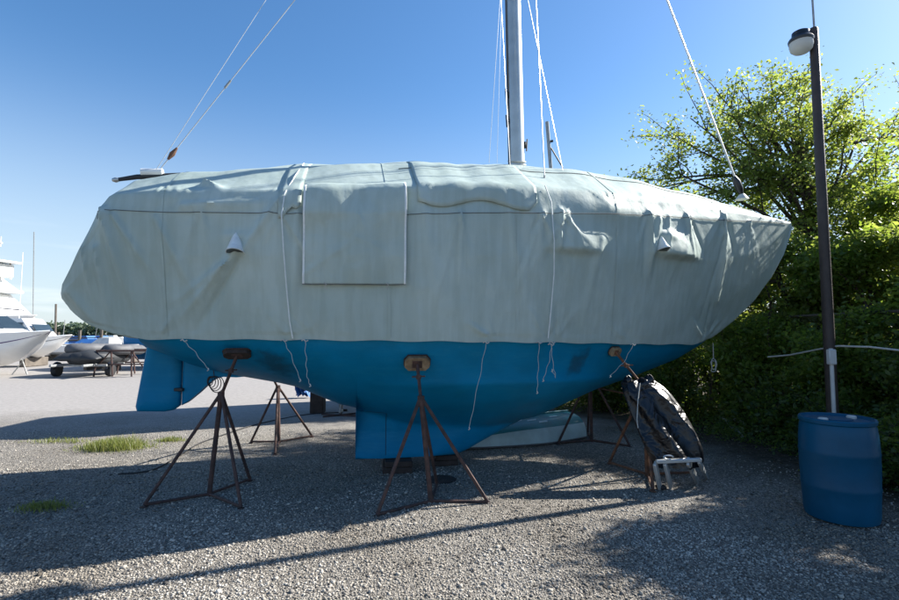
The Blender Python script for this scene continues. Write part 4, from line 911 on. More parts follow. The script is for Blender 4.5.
# undergrowth
BG = 'bushes in the undergrowth along the fence'
bl_ = [((4.95, 7.75), (.7, .6), .9, 5000, .07, 'leaf_dark', 'low dark bush left of the lamp post foot'),
       ((4.2, 9.3), (.9, .7), 1.5, 8000, .075, 'leaf_dark', 'dark bush directly below the bow tip'),
       ((5.2, 8.5), (.8, .7), 2.1, 9000, .08, 'leaf_bright', 'sunlit bush with yellow-green leaves below the bow'),
       ((3.3, 10.4), (1.0, .8), 1.5, 8000, .08, 'leaf_dark', 'dark bush behind the black tarp bundle'),
       ((2.2, 11.6), (1.1, .8), 1.5, 8000, .08, 'leaf_dark', 'dark bush behind the bow jack stands'),
       ((1.0, 13.4), (1.2, .8), 1.5, 6000, .09, 'leaf_dark', 'dark bush furthest back under the forefoot'),
       ((6.1, 6.9), (.6, .8), 2.2, 10000, .08, 'leaf_bright', 'bright vine bush on the fence behind the drum'),
       ((6.4, 5.7), (.6, .7), 2.0, 9000, .08, 'leaf_dark', 'dark bush at the right edge behind the drum'),
       ((5.1, 6.7), (.5, .5), .75, 5000, .06, 'leaf_dark', 'low weeds round the foot of the lamp post'),
       ((4.7, 5.5), (.5, .5), .65, 4500, .06, 'leaf_dark', 'low weeds between drum and lamp post'),
       ((4.9, 4.6), (.5, .6), .7, 4500, .06, 'leaf_dark', 'low weeds right of the drum'),
       ((4.4, 11.2), (1.0, .8), 2.4, 10000, .085, 'leaf_dark', 'tall dark bush closing the gap behind the bow'),
       ((6.3, 10.2), (1.0, .8), 2.4, 9000, .085, 'leaf_main', 'tall mid-green bush between the fence trees'),
       ((7.4, 9.3), (1.1, .8), 2.0, 9000, .085, 'leaf_dark', 'dark bush filling the gap right of the lamp post, behind the fence'),
       ((8.9, 9.0), (1.1, .9), 2.2, 9000, .09, 'leaf_dark', 'dark bush deep behind the fence at the far right'),
       ((7.0, 6.4), (.8, .8), 1.9, 8000, .085, 'leaf_dark', 'dark bush pressed against the back of the fence near the drum'),
       ((7.4, 12.6), (1.5, .9), 2.2, 9000, .10, 'leaf_dark', 'dark bush furthest back behind the elm trunk'),
       ((5.6, 13.4), (1.5, .9), 2.3, 9000, .10, 'leaf_dark', 'dark bush furthest back between bow and elm'),
       ((9.8, 12.0), (1.6, 1.0), 2.4, 9000, .10, 'leaf_dark', 'dark bush furthest back on the right'),
       ((8.4, 15.0), (1.8, .9), 2.6, 8000, .12, 'leaf_dark', 'dark thicket bush far back, behind the elm'),
       ((11.5, 14.5), (1.8, 1.0), 2.8, 8000, .12, 'leaf_dark', 'dark thicket bush far back at the right edge'),
       ((5.6, 16.0), (1.9, .9), 2.6, 8000, .12, 'leaf_dark', 'dark thicket bush far back, behind the bow'),
       ((6.5, 12.0), (1.0, .8), 2.0, 8000, .10, 'leaf_dark', 'dark bush left of the elm trunk, behind the hanging rope loop'),
       ((5.55, 7.3), (.35, .9), 2.1, 14000, .075, 'leaf_bright', 'vine with bright leaves climbing the front of the fence'),
       ((5.6, 5.9), (.3, .7), 1.7, 9000, .07, 'leaf_dark', 'dark climber on the fence right of the drum'),
       ((8.2, 7.6), (1.0, .8), 2.4, 9000, .085, 'leaf_bright', 'tall bright bush filling the right edge')]
for i, (p, r_, h, nl_, ls, lm_, lab) in enumerate(bl_): bush('bush', lab, (p[0], p[1], 0), r_, h, nl_, ls, lm_, 50+i, BG, stems=9)
# ivy and weeds on the ground there: uncountable
gcs = []
for _ in range(900):
    y = random.uniform(6.5, 12.5); x = random.uniform(6.6-.30*y-.2, 8.0) if y < 10 else random.uniform(2.2, 8)
    gcs.append((x, y, random.uniform(.0, .16)))
V, F = leaves(gcs, 22, .11, .055, 91); V[:, 2] = np.abs(V[:, 2])+.005
tag(npmesh('ground_cover', V, F, M['leaf_dark']), 'dark ivy and weeds covering the ground below the trees', 'undergrowth', kind='stuff')
# fallen twigs
q = MB(); rd = random.Random(5)
for _ in range(260):
    y = rd.uniform(5.6, 9.5); x = rd.uniform(6.0-.28*y, 6.3-.1*y+.6); a = rd.uniform(0, 3.14); l_ = rd.uniform(.08, .45)
    p = Vector((x, y, .012)); q.tube([p, p+Vector((math.cos(a)*l_*.5, math.sin(a)*l_*.5, rd.uniform(.0, .05))), p+Vector((math.cos(a+.2)*l_, math.sin(a+.2)*l_, .01))], .003, 4)
tag(q.build('fallen_twigs', M['bark']), 'scattered dead twigs on the ground before the bushes', 'twigs', kind='stuff')
V, F = leaves([(x, y, .01) for x, y in [(random.uniform(4.9-.30*y, 6.0-.2*y+.4), y) for y in [random.uniform(3.2, 9) for _ in range(420)]]], 2, .10, .05, 93, flat=.05)
V[:, 2] = np.abs(V[:, 2])*.5+.012
tag(npmesh('fallen_leaves', V, F, M['brush']), 'dead brown leaves scattered on the ground near the drum and bushes', 'leaves', kind='stuff')
# pale pipes lying in the undergrowth
for (a, b_, lab, r_) in (((735, 425), (776, 437), 'pale plastic pipe lying on the leaf litter below the bushes, longer one', .03), ((722, 422), (742, 436), 'short grey pipe lying left of the longer pale pipe', .028)):
    A, Bp = gnd(*a, .03), gnd(*b_, .03); t = thing('pipe', (A+Bp)/2, lab, 'pipe', 'pipes lying in the undergrowth'); MB().tube([A+Vector((0, 0, .1)), A.lerp(Bp, .5)+Vector((0, 0, .05)), Bp], r_, 10).build('tube', M['pvc'], t, org=t.location)

# grass tufts
def tuft(name, label, c, rad, n_, h, mt, seed):
    g = np.random.default_rng(seed); P = np.array(c)+np.stack([g.normal(0, rad[0], n_), g.normal(0, rad[1], n_), np.zeros(n_)], 1)
    hh = h*g.uniform(.4, 1.2, n_)*np.exp(-((P[:, 0]-c[0])/(rad[0]*2.2))**2); a = g.uniform(0, 6.28, n_); ln = hh*g.uniform(.1, .7, n_)
    d = np.stack([np.cos(a)*ln, np.sin(a)*ln, hh], 1); s = np.stack([-np.sin(a), np.cos(a), np.zeros(n_)], 1)*.0028
    m_ = P+d*.5+np.stack([np.zeros(n_), np.zeros(n_), hh*.12], 1)
    V = np.stack([P-s, P+s, m_+s, m_-s, P+d], 1).reshape(-1, 3); i = np.arange(n_)[:, None]*5
    F = np.concatenate([i+np.array([0, 1, 2]), i+np.array([0, 2, 3]), i+np.array([3, 2, 4])]); tag(npmesh(name, V, F, mt, k=3), label, 'grass', kind='stuff')
tuft('grass', 'bright green grass patch growing in the gravel left of the rudder', gnd(115, 448), (.23, .12), 2600, .14, M['grass'], 1)
tuft('grass', 'thin line of short grass further left of the bright patch', gnd(62, 442), (.30, .06), 330, .07, M['grass'], 2)
tuft('grass', 'sparse short grass just below the rudder tip', gnd(170, 441), (.13, .05), 350, .07, M['grass'], 3)
tuft('grass', 'shaded weedy patch in the gravel at lower left', gnd(44, 507), (.13, .06), 700, .045, M['grass'], 4)
# thin dark strand laid over the gravel
cb = thing('dark_strand', gnd(216, 432), 'dark strand snaking over the gravel behind the left jack stand', 'cable')
cp = [gnd(*p, .012) for p in [(118, 474), (152, 470), (180, 455), (200, 443), (225, 434), (250, 426), (280, 419), (310, 414), (345, 412)]]
sm = []
for i in range(len(cp)-1):
    p0, p1, p2, p3 = cp[max(0, i-1)], cp[i], cp[i+1], cp[min(len(cp)-1, i+2)]
    for t in np.linspace(0, 1, 6, endpoint=False): sm.append(.5*((2*p1)+(-p0+p2)*t+(2*p0-5*p1+4*p2-p3)*t*t+(-p0+3*p1-3*p2+p3)*t**3))
MB().tube(sm, .009, 6).build('cord', M['rubber'], cb, org=cb.location)
# ---------------------------------------------------------------- things far behind, on the left
def hull_shape(q, Lh, Bm, zk, zs_a, zs_f, stem=.22, flare=.8, N=26, mi=0, zlo=0., zhi=1., off=0., chine=.35):
    """hull along +x (bow), keel line zk, sheer from zs_a aft to zs_f at the bow; the strip zlo..zhi of its depth"""
    rs = []
    for i in range(N+1):
        s = i/N; x = -Lh/2+Lh*s; b = Bm/2*(1-max(0, (s-.45)/.55)**2.2)*(.9+.1*min(1, s*3)); ztop = zs_a+(zs_f-zs_a)*s**1.8
        kz = zk+(ztop-zk)*max(0, (s-.62)/.38)**2.2*.93; ring = []
        for k in np.linspace(zlo, zhi, 9):
            z = kz+(ztop-kz)*k; wv = b*(flare+(1-flare)*k)*min(1, (k/chine))**.6+off
            xx = x+Lh*stem*.4*max(0, s-.6)*k
            ring.append((xx, -wv, z))
        rs.append(ring+[(a, -b2, c) for a, b2, c in ring[::-1]])
    q.loft(rs, closed=False, mi=mi)
    if zlo == 0: q.add(rs[0], [tuple(range(len(rs[0])))])
    return rs
def deck(q, Lh, Bm, zs_a, zs_f, N=26, drop=.02):
    rs = []
    for i in range(N+1):
        s = i/N; x = -Lh/2+Lh*s+Lh*.22*.4*max(0, s-.6); b = Bm/2*(1-max(0, (s-.45)/.55)**2.2)*(.9+.1*min(1, s*3)); z = zs_a+(zs_f-zs_a)*s**1.8-drop
        rs.append([(x, -b, z), (x, 0, z+.06), (x, b, z)])
    q.loft(rs, closed=False)
def cabin(q, x0, x1, hw, z0, z1, rake0=.1, rake1=.5, tap=.85):
    a = [(x0, -hw, z0), (x1, -hw, z0), (x1, hw, z0), (x0, hw, z0)]; b = [(x0+rake0, -hw*tap, z1), (x1-rake1, -hw*tap, z1), (x1-rake1, hw*tap, z1), (x0+rake0, hw*tap, z1)]
    q.loft([a, [tuple(Vector(p).lerp(Vector(r_), .97)) for p, r_ in zip(a, b)], [tuple(Vector(r_)*1+Vector((0, 0, .0))) for r_ in b]], True, True)
def pane(q, c, w_, h_, ny=-1, rk=0):
    x, y, z = c; q.box(c, (w_, .02, h_), bev=.006)

# white express cruiser on stands, bow towards us
def cruiser():
    p = at(20, 366, 19.0); t = thing('express_cruiser', (p.x-2.05, 19.5, 0), 'white motor cruiser with raked windscreen and thin purple stripe, nearest at left edge', 'motor boat', rz=R(-18))
    q = MB(); hull_shape(q, 7.2, 2.5, .32, 1.45, 1.68, stem=.35); q.build('hull', M['white'], t)
    q = MB(); hull_shape(q, 7.2, 2.5, .32, 1.45, 1.68, stem=.35, zlo=.62, zhi=.66, off=.006); M['stripe'] = mat('purple_stripe', (.08, .05, .18), .4); q.build('stripe', M['stripe'], t)
    q = MB(); deck(q, 7.2, 2.5, 1.45, 1.68); q.build('deck', M['white'], t)
    q = MB(); cabin(q, -1.2, 2.2, .85, 1.44, 1.78, .1, 1.0); q.build('coachroof', M['white'], t)
    q = MB(); cabin(q, -.6, 1.2, .95, 1.76, 2.28, .15, 1.0, .8); q.build('windscreen', M['glass'], t)
    for x in (.8, 1.5):
        q = MB(); q.box((x, -.90, 1.62), (.35, .03, .12), bev=.02); q.build('window', M['glass'], t)
    q = MB(); q.tube([(-1.4, -.95, 1.45), (-1.5, -.9, 2.5), (-1.4, 0, 2.6), (-1.5, .9, 2.5), (-1.4, .95, 1.45)], .03, 8); q.build('arch', M['white'], t)
    q = MB(); q.tube([(-.5+.45*i, -1.15+(.08*i if i > 4 else 0)*.7, 1.45+.32) for i in range(8)], .015, 6)
    for i in range(0, 8, 2): q.tube([(-.5+.45*i, -1.15+(.08*i if i > 4 else 0)*.7, 1.44), (-.5+.45*i, -1.15+(.08*i if i > 4 else 0)*.7, 1.77)], .012, 6)
    q.build('railing', M['galv'], t)
    for x, y in ((1.6, -.55), (1.6, .55), (-2.2, -.8), (-2.2, .8)):
        q = MB()
        for a in (0, 2.1, 4.2): q.tube([(x+.3*math.cos(a), y+.3*math.sin(a), 0), (x, y, .5)], .02, 6)
        q.tube([(x, y, .45), (x, y*.9, .72)], .03, 6); q.build('stand', M['galv'], t)
cruiser()
def cabin_boat():
    p = at(34, 350, 24.0); t = thing('cabin_boat', (at(14, 350, 24).x, 24.3, 0), 'white cabin boat with small wheelhouse windows between cruiser and dinghy trailer', 'motor boat', rz=R(6))
    q = MB(); hull_shape(q, 4.4, 2.1, .4, 1.3, 1.5, stem=.35); q.build('hull', M['white'], t)
    q = MB(); hull_shape(q, 4.4, 2.1, .4, 1.3, 1.5, stem=.35, zlo=.7, zhi=.74, off=.006); q.build('stripe', M['greytube'], t)
    q = MB(); deck(q, 4.4, 2.1, 1.3, 1.5); q.build('deck', M['white'], t)
    q = MB(); cabin(q, -.8, 1.3, .85, 1.29, 2.3, .1, .8, .82); wh = q.build('wheelhouse', M['white'], t)
    for x, w_ in ((-.35, .5), (.35, .55)):
        q = MB(); q.box((x, -.80, 1.9), (w_, .03, .42), rot=Matrix.Rotation(R(-8), 3, 'X'), bev=.04); q.build('window', M['glass'], wh)
    q = MB(); q.box((1.0, 0, 1.85), (.03, 1.2, .45), rot=Matrix.Rotation(R(-36), 3, 'Y'), bev=.01); q.build('windscreen', M['glass'], wh)
    q = MB(); q.tube([(-2.0, -.9, 2.75), (-1.6, -.9, 2.85), (-.5, -.9, 2.75)], .03, 6); q.tube([(-2.0, -.9, 2.75), (-2.7, -.95, 1.35)], .02, 6); q.tube([(-.5, -.9, 2.75), (-.7, -.9, 2.2)], .02, 6)
    q.tube([(-2.0, .9, 2.75), (-1.6, .9, 2.85), (-.5, .9, 2.75)], .03, 6); q.tube([(-2.0, -.9, 2.75), (-2.0, .9, 2.75)], .02, 6); q.build('canopy_frame', M['navy'], t)
    q = MB(); q.tube([(-.3, .3, 2.2), (-.3, .3, 5.6)], .018, 6); q.build('antenna', M['white'], t)
    for x in (-1.3, .7):
        q = MB(); q.box((x, 0, .22), (.25, 1.6, .42), bev=.02); q.build('cradle_block', M['piling'], t)
cabin_boat()
def yacht():
    p = at(0, 330, 33.0); t = thing('motor_yacht', (p.x-3.1, 34, 0), 'large white flybridge motor yacht with radar arch towering behind the smaller boats', 'motor yacht', rz=R(-6))
    q = MB(); hull_shape(q, 9.6, 4.0, .6, 2.6, 2.8, stem=.2); q.build('hull', M['white'], t)
    q = MB(); deck(q, 9.6, 4.0, 2.6, 2.8); q.build('deck', M['white'], t)
    q = MB(); cabin(q, -4.6, 3.4, 1.7, 2.55, 4.35, .2, 2.0, .9); sa = q.build('saloon', M['white'], t)
    for x in (-4.2, -2.6, -1.0, .5):
        q = MB(); q.box((x, -1.66, 3.75), (1.3, .05, .6), rot=Matrix.Rotation(R(-6), 3, 'X'), bev=.08); q.build('window', M['navy'], sa)
    q = MB(); q.box((-1.6, 0, 4.5), (7.6, 3.7, .22), bev=.08); fb = q.build('flybridge', M['white'], t)
    q = MB(); cabin(q, -4.6, 2.0, 1.6, 4.6, 5.5, .3, 1.2, .9); q.build('coaming', M['white'], fb)
    q = MB(); q.box((-1.0, 0, 6.55), (6.4, 3.2, .14), bev=.05); q.build('hardtop', M['white'], fb)
    q = MB()
    for x, y in ((-3.8, -1.4), (-3.8, 1.4), (1.6, -1.3), (1.6, 1.3)): q.tube([(x, y, 5.4), (x*.95, y, 6.5)], .07, 8)
    q.build('supports', M['white'], fb)
    q = MB(); q.box((-.5, 0, 5.95), (4.6, 2.7, .9), bev=.05); q.build('enclosure', M['offw'], fb)
    q = MB(); q.tube([(1.2, 0, 6.6), (.9, 0, 7.6)], .10, 8); q.lathe((1.1, 0, 7.1), [(.05, 0), (.42, .05), (.45, .2), (.3, .34), (.02, .38)], 20); q.box((.9, 0, 7.75), (2.6, .16, .12), bev=.03); q.build('radar', M['white'], fb)
    q = MB(); q.tube([(2.1, 0, 7.5), (2.1, 0, 8.2)], .03, 6); q.tube([(-.2, .5, 6.6), (-.2, .5, 11.5)], .03, 6); q.build('antenna', M['white'], fb)
    for x in (-4, 0, 3.2):
        q = MB(); q.box((x, 0, .32), (.5, 2.6, .62), bev=.02); q.build('cradle_block', M['piling'], t)
yacht()
# dinghies on a trailer
def trailer():
    c = gnd(78, 377); t = thing('boat_trailer', c, 'low two-wheeled boat trailer loaded with inflatable dinghies', 'trailer', rz=R(4))
    q = MB(); q.box((0, 0, .42), (2.0, .08, .08), bev=.01); q.box((0, 1.1, .42), (2.0, .08, .08), bev=.01); q.box((-.55, .55, .44), (.08, 2.4, .08), bev=.01); q.box((.55, .55, .44), (.08, 2.4, .08), bev=.01); q.build('frame', M['galv'], t)
    for s in (-1, 1):
        q = MB(); q.lathe((s*.95, .3, .22), [(.12, -.09), (.21, -.085), (.22, -.05), (.22, .05), (.21, .085), (.12, .09)], 24, rot=Matrix.Rotation(R(90), 3, 'Y')); wq = q.build('wheel', M['rubber'], t)
        q = MB(); q.lathe((s*.95, .3, .22), [(.02, -.07), (.11, -.075), (.11, .075), (.02, .07)], 16, rot=Matrix.Rotation(R(90), 3, 'Y')); q.build('rim', M['galv'], wq)
        q = MB(); q.tube([(s*.95, .3+.28*math.cos(a), .22+.28*math.sin(a)) for a in np.linspace(.2, 2.94, 9)], .05, 6); q.build('mudguard', M['blackp'], t)
    return c
tc_ = trailer()
def inflatable(c, L_, W, H, rz, m1, label, tube=.2, tilt=0):
    t = thing('inflatable_dinghy', c, label, 'dinghy', 'inflatable dinghies stacked on the trailer', rz); pts = []
    for a in np.linspace(-.5, .5, 25):
        if abs(a) < .3: x = L_*.5-.0; pts.append((L_*.5-.25*L_*(a/.3)**2, W*.5*a/.3*.85, H))
        else:
            s = 1 if a > 0 else -1; f = (abs(a)-.3)/.2; pts.append((L_*.25-L_*.75*f, s*W*.5*(.85+.15*f), H-.05*f))
    pts = sorted(pts, key=lambda p: 0); q = MB(); q.tube(pts, [tube*.7]+[tube]*(len(pts)-2)+[tube*.7], 12); q.build('buoyancy_tube', m1, t)
    q = MB(); q.loft([[(x, -W*.42, H-.12), (x, 0, H-.26), (x, W*.42, H-.12)] for x in np.linspace(-L_*.42, L_*.35, 8)], closed=False); q.build('floor', M['dgreytube'], t)
    q = MB(); q.box((-L_*.42, 0, H+.02), (.05, W*.75, .32), bev=.02); q.build('transom', M['offw'], t)
    return t
inflatable(tc_+Vector((.0, .9, .45)), 1.9, 1.25, .22, R(-84), M['dgreytube'], 'dark grey inflatable dinghy lowest on the trailer', .23)
inflatable(tc_+Vector((-.25, 1.2, .80)), 1.9, 1.0, .2, R(-100), M['greytube'], 'pale grey inflatable dinghy on top of the stack, left one', .22)
inflatable(tc_+Vector((.45, 1.7, .76)), 1.7, .9, .2, R(-80), M['greytube'], 'worn grey inflatable dinghy on the right of the stack', .2)
cv = MB(); rs = []
for s in np.linspace(-1, 1, 17):
    rs.append([tc_+Vector((.02+.80*s, .25+.5*math.cos(a), .64+(.30*math.sqrt(max(.02, 1-s*s))+.04*math.sin(s*6))*math.sin(a)+.02)) for a in np.linspace(-.3, math.pi+.3, 14)])
cv.loft(rs, closed=False); tag(cv.build('dinghy_cover', M['dgreytube']), 'dark fitted cover humped over the front of the dinghy stack', 'cover').modifiers.new('t', 'SOLIDIFY').thickness = .02
# steel trestle rack right of the trailer
def rack():
    c = gnd(125, 382); c = Vector((at(122, 378, 18.6).x, 18.6, 0)); t = thing('boat_cradle', c, 'empty steel boat cradle with sloping braces right of the dinghy trailer', 'cradle')
    for y in (0, 1.3):
        q = MB(); q.tube([(-1.0, y, .95), (1.0, y, .95)], .035, 6); q.tube([(-.9, y, .45), (.9, y, .45)], .025, 6); q.build('crossbar', M['rust'], t)
        for x, l_ in ((-.95, -.1), (-.45, .1), (.3, .05), (.95, .0)):
            q = MB(); q.tube([(x+l_, y, 0), (x, y, .97)], .03, 6); q.build('leg', M['rust'], t)
        MB().tube([(.3, y, .95), (.95, y, .1)], .025, 6).build('brace', M['rust'], t); MB().tube([(-.45, y, .95), (-.95, y, .35)], .025, 6).build('brace', M['rust'], t)
    q = MB(); q.tube([(-1, 0, .95), (-1, 1.3, .95)], .025, 6); q.tube([(1, 0, .95), (1, 1.3, .95)], .025, 6); q.build('side_rail', M['rust'], t)
rack()
# white bundles and small boats behind the cradle
def smallboat(px, py, Y, L_, W, h, rz, label, m1=None, cov=None, zk=.35):
    p = at(px, py, Y); t = thing('skiff', (p.x, Y, 0), label, 'small boat', 'small boats stored behind the cradle', rz)
    q = MB(); hull_shape(q, L_, W, zk, zk+h, zk+h+.2, stem=.3); q.build('hull', m1 or M['white'], t)
    q = MB(); deck(q, L_, W, zk+h, zk+h+.2); q.build('deck', cov or M['white'], t)
    if cov:
        q = MB(); cabin(q, -L_*.38, L_*.2, W*.35, zk+h, zk+h+.45, .3, .6, .5); q.build('cover', cov, t)
    for x in (-L_*.25, L_*.2):
        q = MB(); q.box((x, 0, zk/2), (.2, W*.6, zk), bev=.02); q.build('chock', M['piling'], t)
smallboat(102, 352, 22, 2.6, 1.2, .5, R(160), 'white open skiff on chocks behind the steel cradle', cov=M['offw'], zk=.45)
smallboat(122, 350, 27, 3.0, 1.4, .5, R(20), 'white skiff under a pale cover, further back', cov=M['offw'], zk=.45)
smallboat(72, 352, 30, 4.4, 1.7, .5, R(5), 'white skiff nearest the water behind the trailer', zk=.3)
smallboat(88, 350, 38, 4.6, 1.8, .45, R(-170), 'white skiff with bright blue tarp by the pier', cov=M['bluetarp'], zk=.25)
# grey-decked sailboat with blue bottom and black stripe
def bluehull():
    t = thing('grey_sailboat', (at(206, 350, 23.5).x, 23.8, 0), 'grey covered sailboat with black boot stripe and blue bottom seen past the rudder', 'sailboat', rz=R(-3))
    Lh, Bm = 7.0, 2.5; zk, za, zf = .35, 2.35, 2.65
    q = MB(); hull_shape(q, Lh, Bm, zk, za, zf, stem=.5); q.build('hull', M['white'], t)
    q = MB(); hull_shape(q, Lh, Bm, zk, za, zf, stem=.5, zlo=0.001, zhi=.56, off=.006); q.build('bottom', M['brightblue'], t)
    q = MB(); hull_shape(q, Lh, Bm, zk, za, zf, stem=.5, zlo=.62, zhi=.72, off=.008); q.build('boot_stripe', M['blackp'], t)
    q = MB(); rs = []
    for i in range(21):
        s = i/20; x = -Lh/2+Lh*s*1.02; b = Bm/2*(1-max(0, (s-.45)/.55)**2.2)*.97+.03; z = za+(zf-za)*s**1.8
        rs.append([(x, -b, z-.32), (x, -b, z), (x, -b*.3, z+.45*math.sin(math.pi*min(1, s+.2))**.5+.02), (x, b*.3, z+.45*math.sin(math.pi*min(1, s+.2))**.5+.02), (x, b, z), (x, b, z-.32)])
    q.loft(rs, closed=False); M['greycov'] = mat('grey_cover', (.32, .33, .33), .7, .2, 2); q.build('canvas_cover', M['greycov'], t)
    q = MB(); q.box((0, 0, .2), (1.4, .3, .4), bev=.03); q.build('keel', M['brightblue'], t)
    for x in (-1.6, 1.6):
        for y in (-.8, .8):
            q = MB(); q.tube([(x, y, 0), (x, y*.8, .75)], .03, 6); q.tube([(x+.3, y*1.2, 0), (x, y*.8, .6)], .02, 6); q.tube([(x-.3, y*1.2, 0), (x, y*.8, .6)], .02, 6); q.build('prop', M['rust'], t)
bluehull()
# pier with pilings in the water
pr = thing('pier', (-36, 60, -.9), 'timber pier on dark pilings along the water behind the yard', 'pier'); O = pr.location.copy()
q = MB(); q.box((-36, 61, .75), (60, 1.6, .18), bev=.02); q.box((-36, 60.1, 1.05), (60, .08, .1), bev=.01); q.build('walkway', M['piling'], pr, org=O)
for i in range(20):
    x = -60+i*2.6; q = MB(); q.tube([(x, 60, -2.4), (x+.05, 60, 1.95+.25*math.sin(i*2.1))], [.2, .17], 8); q.build('piling', M['piling'], pr, org=O)
for i, (px, Y, m_, lab) in enumerate(((88, 66, 'bluetarp', 'boat under a bright blue tarp moored behind the pier, left one'), (101, 68, 'bluetarp', 'boat under a bright blue tarp moored behind the pier, right one'), (68, 70, 'white', 'white boat with low cabin moored beyond the pier'), (112, 76, 'white', 'white boat moored furthest right beyond the pier'))):
    p = at(px, 338, Y); t = thing('moored_boat', (p.x, Y, -1.0), lab, 'boat', 'boats moored at the pier', R(8*i-10))
    q = MB(); hull_shape(q, 5.2, 2.0, -.2, 1.2, 1.5, stem=.3); q.build('hull', M['white'], t)
    q = MB(); deck(q, 5.2, 2.0, 1.2, 1.5); q.build('deck', M['white'], t)
    q = MB(); cabin(q, -2.2, 1.2, .8, 1.18, 2.25, .2, .8, .85); q.build('cover' if m_ == 'bluetarp' else 'cabin', M[m_], t)
# slender masts of boats beyond
for i, (px, y0, y1, Y, dx) in enumerate(((56, 335, 304, 30, 0), (62, 340, 320, 45, 3), (93, 338, 322, 62, 5), (103, 338, 322, 63, 6), (34, 330, 232, 34, 0))):
    a = at(px, y0, Y); b_ = at(px+dx, y1, Y); a.z = 0 if Y < 58 else -.9
    labs = ['dark post standing right below the sailboat stern', 'thin mast leaning beside the dark post', 'thin slanting mast before the far wood, left one', 'thin slanting mast before the far wood, right one', 'tall faint whip mast above the white boats']
    t = thing('distant_mast', a, labs[i], 'mast'); MB().tube([a, b_], .055 if i == 0 else .03, 6).build('spar', M['piling'] if i == 0 else M['galv'], t, org=a)

# ---------------------------------------------------------------- boat behind ours (mast shows above, shadow on the yard)
def behind():
    c = Vector((.9, 12.0, 0)); t = thing('covered_motor_sailer', c, 'tall canvas-covered boat hidden behind the sailboat, only its slim mast showing', 'boat', rz=R(22))
    q = MB(); hull_shape(q, 8.0, 2.7, .75, 2.6, 2.9, stem=.3); q.build('hull', M['navy'], t)
    q = MB(); rs = []
    for s in np.linspace(0, 1, 17):
        x = -4.0+8.2*s; b = 1.36*(1-max(0, (s-.45)/.55)**2.2)+.03; z = 2.6+.3*s**1.8; h = 1.75*math.sin(math.pi*min(.93, max(.1, s*.8+.15)))**.6
        rs.append([(x, -b, z-.5), (x, -b*1.02, z+.1), (x, -b*.75, z+h*.75), (x, 0, z+h), (x, b*.75, z+h*.75), (x, b*1.02, z+.1), (x, b, z-.5)])
    q.loft(rs, closed=False); q.build('canvas', M['cover'], t)
    q = MB(); q.box((0.3, 0, .45), (2.2, .25, .9), bev=.04); q.build('keel', M['navy'], t)
    for x in (-2.2, .3, 2.2):
        for y in (-1, 1):
            q = MB()
            for a in (0, 2.1, 4.2): q.tube([(x+.35*math.cos(a), y*1.25+.35*math.sin(a), 0), (x, y*1.25, .8)], .018, 6)
            q.tube([(x, y*1.25, .7), (x, y*.95, 1.2)], .025, 6); q.build('stand', M['rust'], t)
    return t
behind()
ms = thing('slim_mast', at(550, 165, 12), 'slim bare spar with small crosspiece rising just right of the main mast', 'mast')
a, b_ = at(551, 172, 12), at(547, 122, 12); b0 = Vector((a.x+.05, 12, 3.2))
q = MB(); q.tube([b0, a, b_], .045, 8); q.build('spar', M['galv'], ms, org=ms.location)
q = MB(); q.tube([at(551, 148, 12), at(563, 168, 12)], .018, 6); q.tube([at(548, 142, 12), at(553, 141, 12)], .03, 6); q.build('strut', M['dgreytube'], ms, org=ms.location)
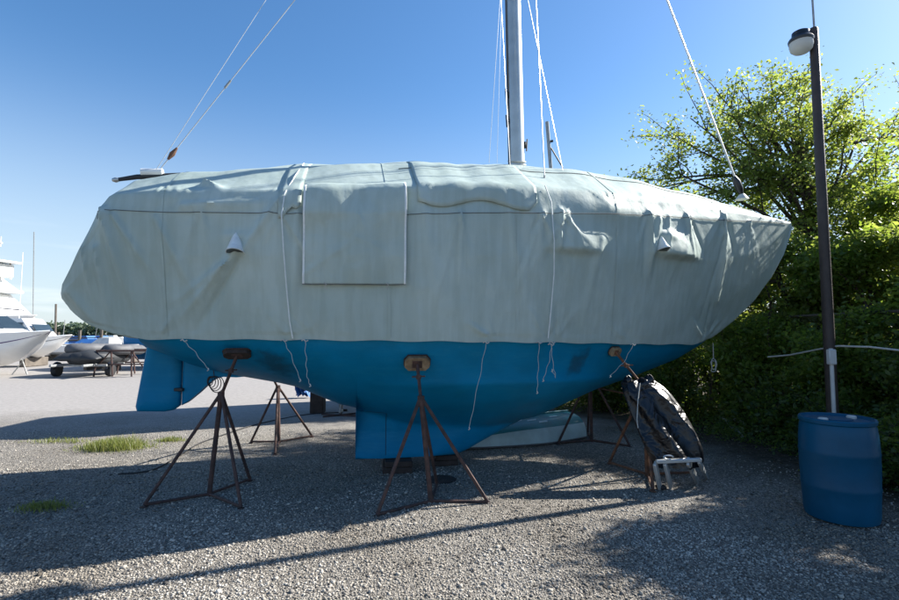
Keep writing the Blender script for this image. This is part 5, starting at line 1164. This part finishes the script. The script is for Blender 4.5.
# clutter seen under the hull
p = at(318, 400, 10.2); bl2 = thing('timber_pile', (p.x, 10.2, 0), 'dark upright timber block standing behind, left of the keel', 'timber block'); q = MB(); q.box((0, 0, .28), (.26, .26, .56), bev=.012); q.box((.01, 0, .6), (.28, .27, .07), bev=.01); q.build('timbers', M['darkwood'], bl2)
p = gnd(303, 398); bt = thing('blue_tarpaulin', p, 'crumpled blue tarpaulin hanging beside the dark timber block', 'tarpaulin'); q = MB(); rs = []
for i in range(10):
    a = i/9; rs.append([Vector((-.18+.36*k/11*(1-.3*a), .1*math.sin(k*1.7+i), .05+.42*a+.04*math.sin(k*2.1+i*1.3))) for k in range(12)])
q.loft(rs, closed=False); q.build('sheet', M['bluetarp'], bt); 
def outboard():
    c = gnd(342, 418); c = Vector((at(341, 418, 9.8).x, 9.8, 0)); t = thing('outboard_motor', c, 'small outboard motor with pale cowling on a low stand beside the keel', 'outboard motor')
    q = MB(); q.lathe((0, 0, .44), [(.03, 0), (.10, .02), (.13, .08), (.13, .17), (.10, .22), (.02, .24)], 20); q.build('cowling', M['offw'], t)
    q = MB(); q.box((.0, 0, .3), (.07, .12, .3), bev=.02); q.box((0, 0, .12), (.04, .16, .1), bev=.01); q.lathe((0, 0, .09), [(.01, -.12), (.035, -.06), (.035, .06), (.015, .12)], 12, rot=Matrix.Rotation(R(90), 3, 'X')); q.build('leg', M['galv'], t)
    q = MB()
    for k in range(3):
        a = k*2.094; q.box((.05*math.cos(a), .13, .09+.05*math.sin(a)), (.09, .012, .05), rot=Matrix.Rotation(-a, 3, 'Y'), bev=.004)
    q.build('propeller', M['blackp'], t)
    q = MB(); q.tube([(-.4, .1, .015), (.35, -.1, .015)], .018, 6); q.tube([(-.3, -.2, .015), (.3, .25, .015)], .018, 6); q.tube([(0, 0, .02), (0, .08, .42)], .018, 6); q.box((0, .05, .42), (.2, .04, .12), bev=.01); q.build('stand', M['rust'], t)
    q = MB(); q.lathe((.16, 0, .42), [(.02, -.06), (.11, -.05), (.12, 0), (.11, .05), (.02, .06)], 18, rot=Matrix.Rotation(R(90), 3, 'X')); q.build('flywheel_cover', M['blackp'], t)
outboard()

# ---------------------------------------------------------------- far wood across the water
C = []; rd = random.Random(9)
for _ in range(5200):
    x = rd.uniform(-330, 120); d = rd.uniform(0, 14); top = 5.6+1.2*fbm(x*.03, 0, 3)+.7*fbm(x*.15, 0, 7); C.append((x, 232+d, rd.uniform(-.5, max(.6, top))))
V, F = leaves(C, 9, 1.0, 1.5, 77, flat=.6, aspect=.8); tag(npmesh('far_wood', V, F, M['farwood']), 'low green wood along the far shore behind the boats', 'wood', kind='stuff')
sh = MB(); sh.add([(-600, 228, -.88), (400, 228, -.88), (400, 300, .4), (-600, 300, .4)], [(0, 1, 2, 3)])
M['shore'] = mat('far_shore', (.08, .09, .05), .9, .3, .1); tag(sh.build('far_shore', M['shore']), kind='structure')
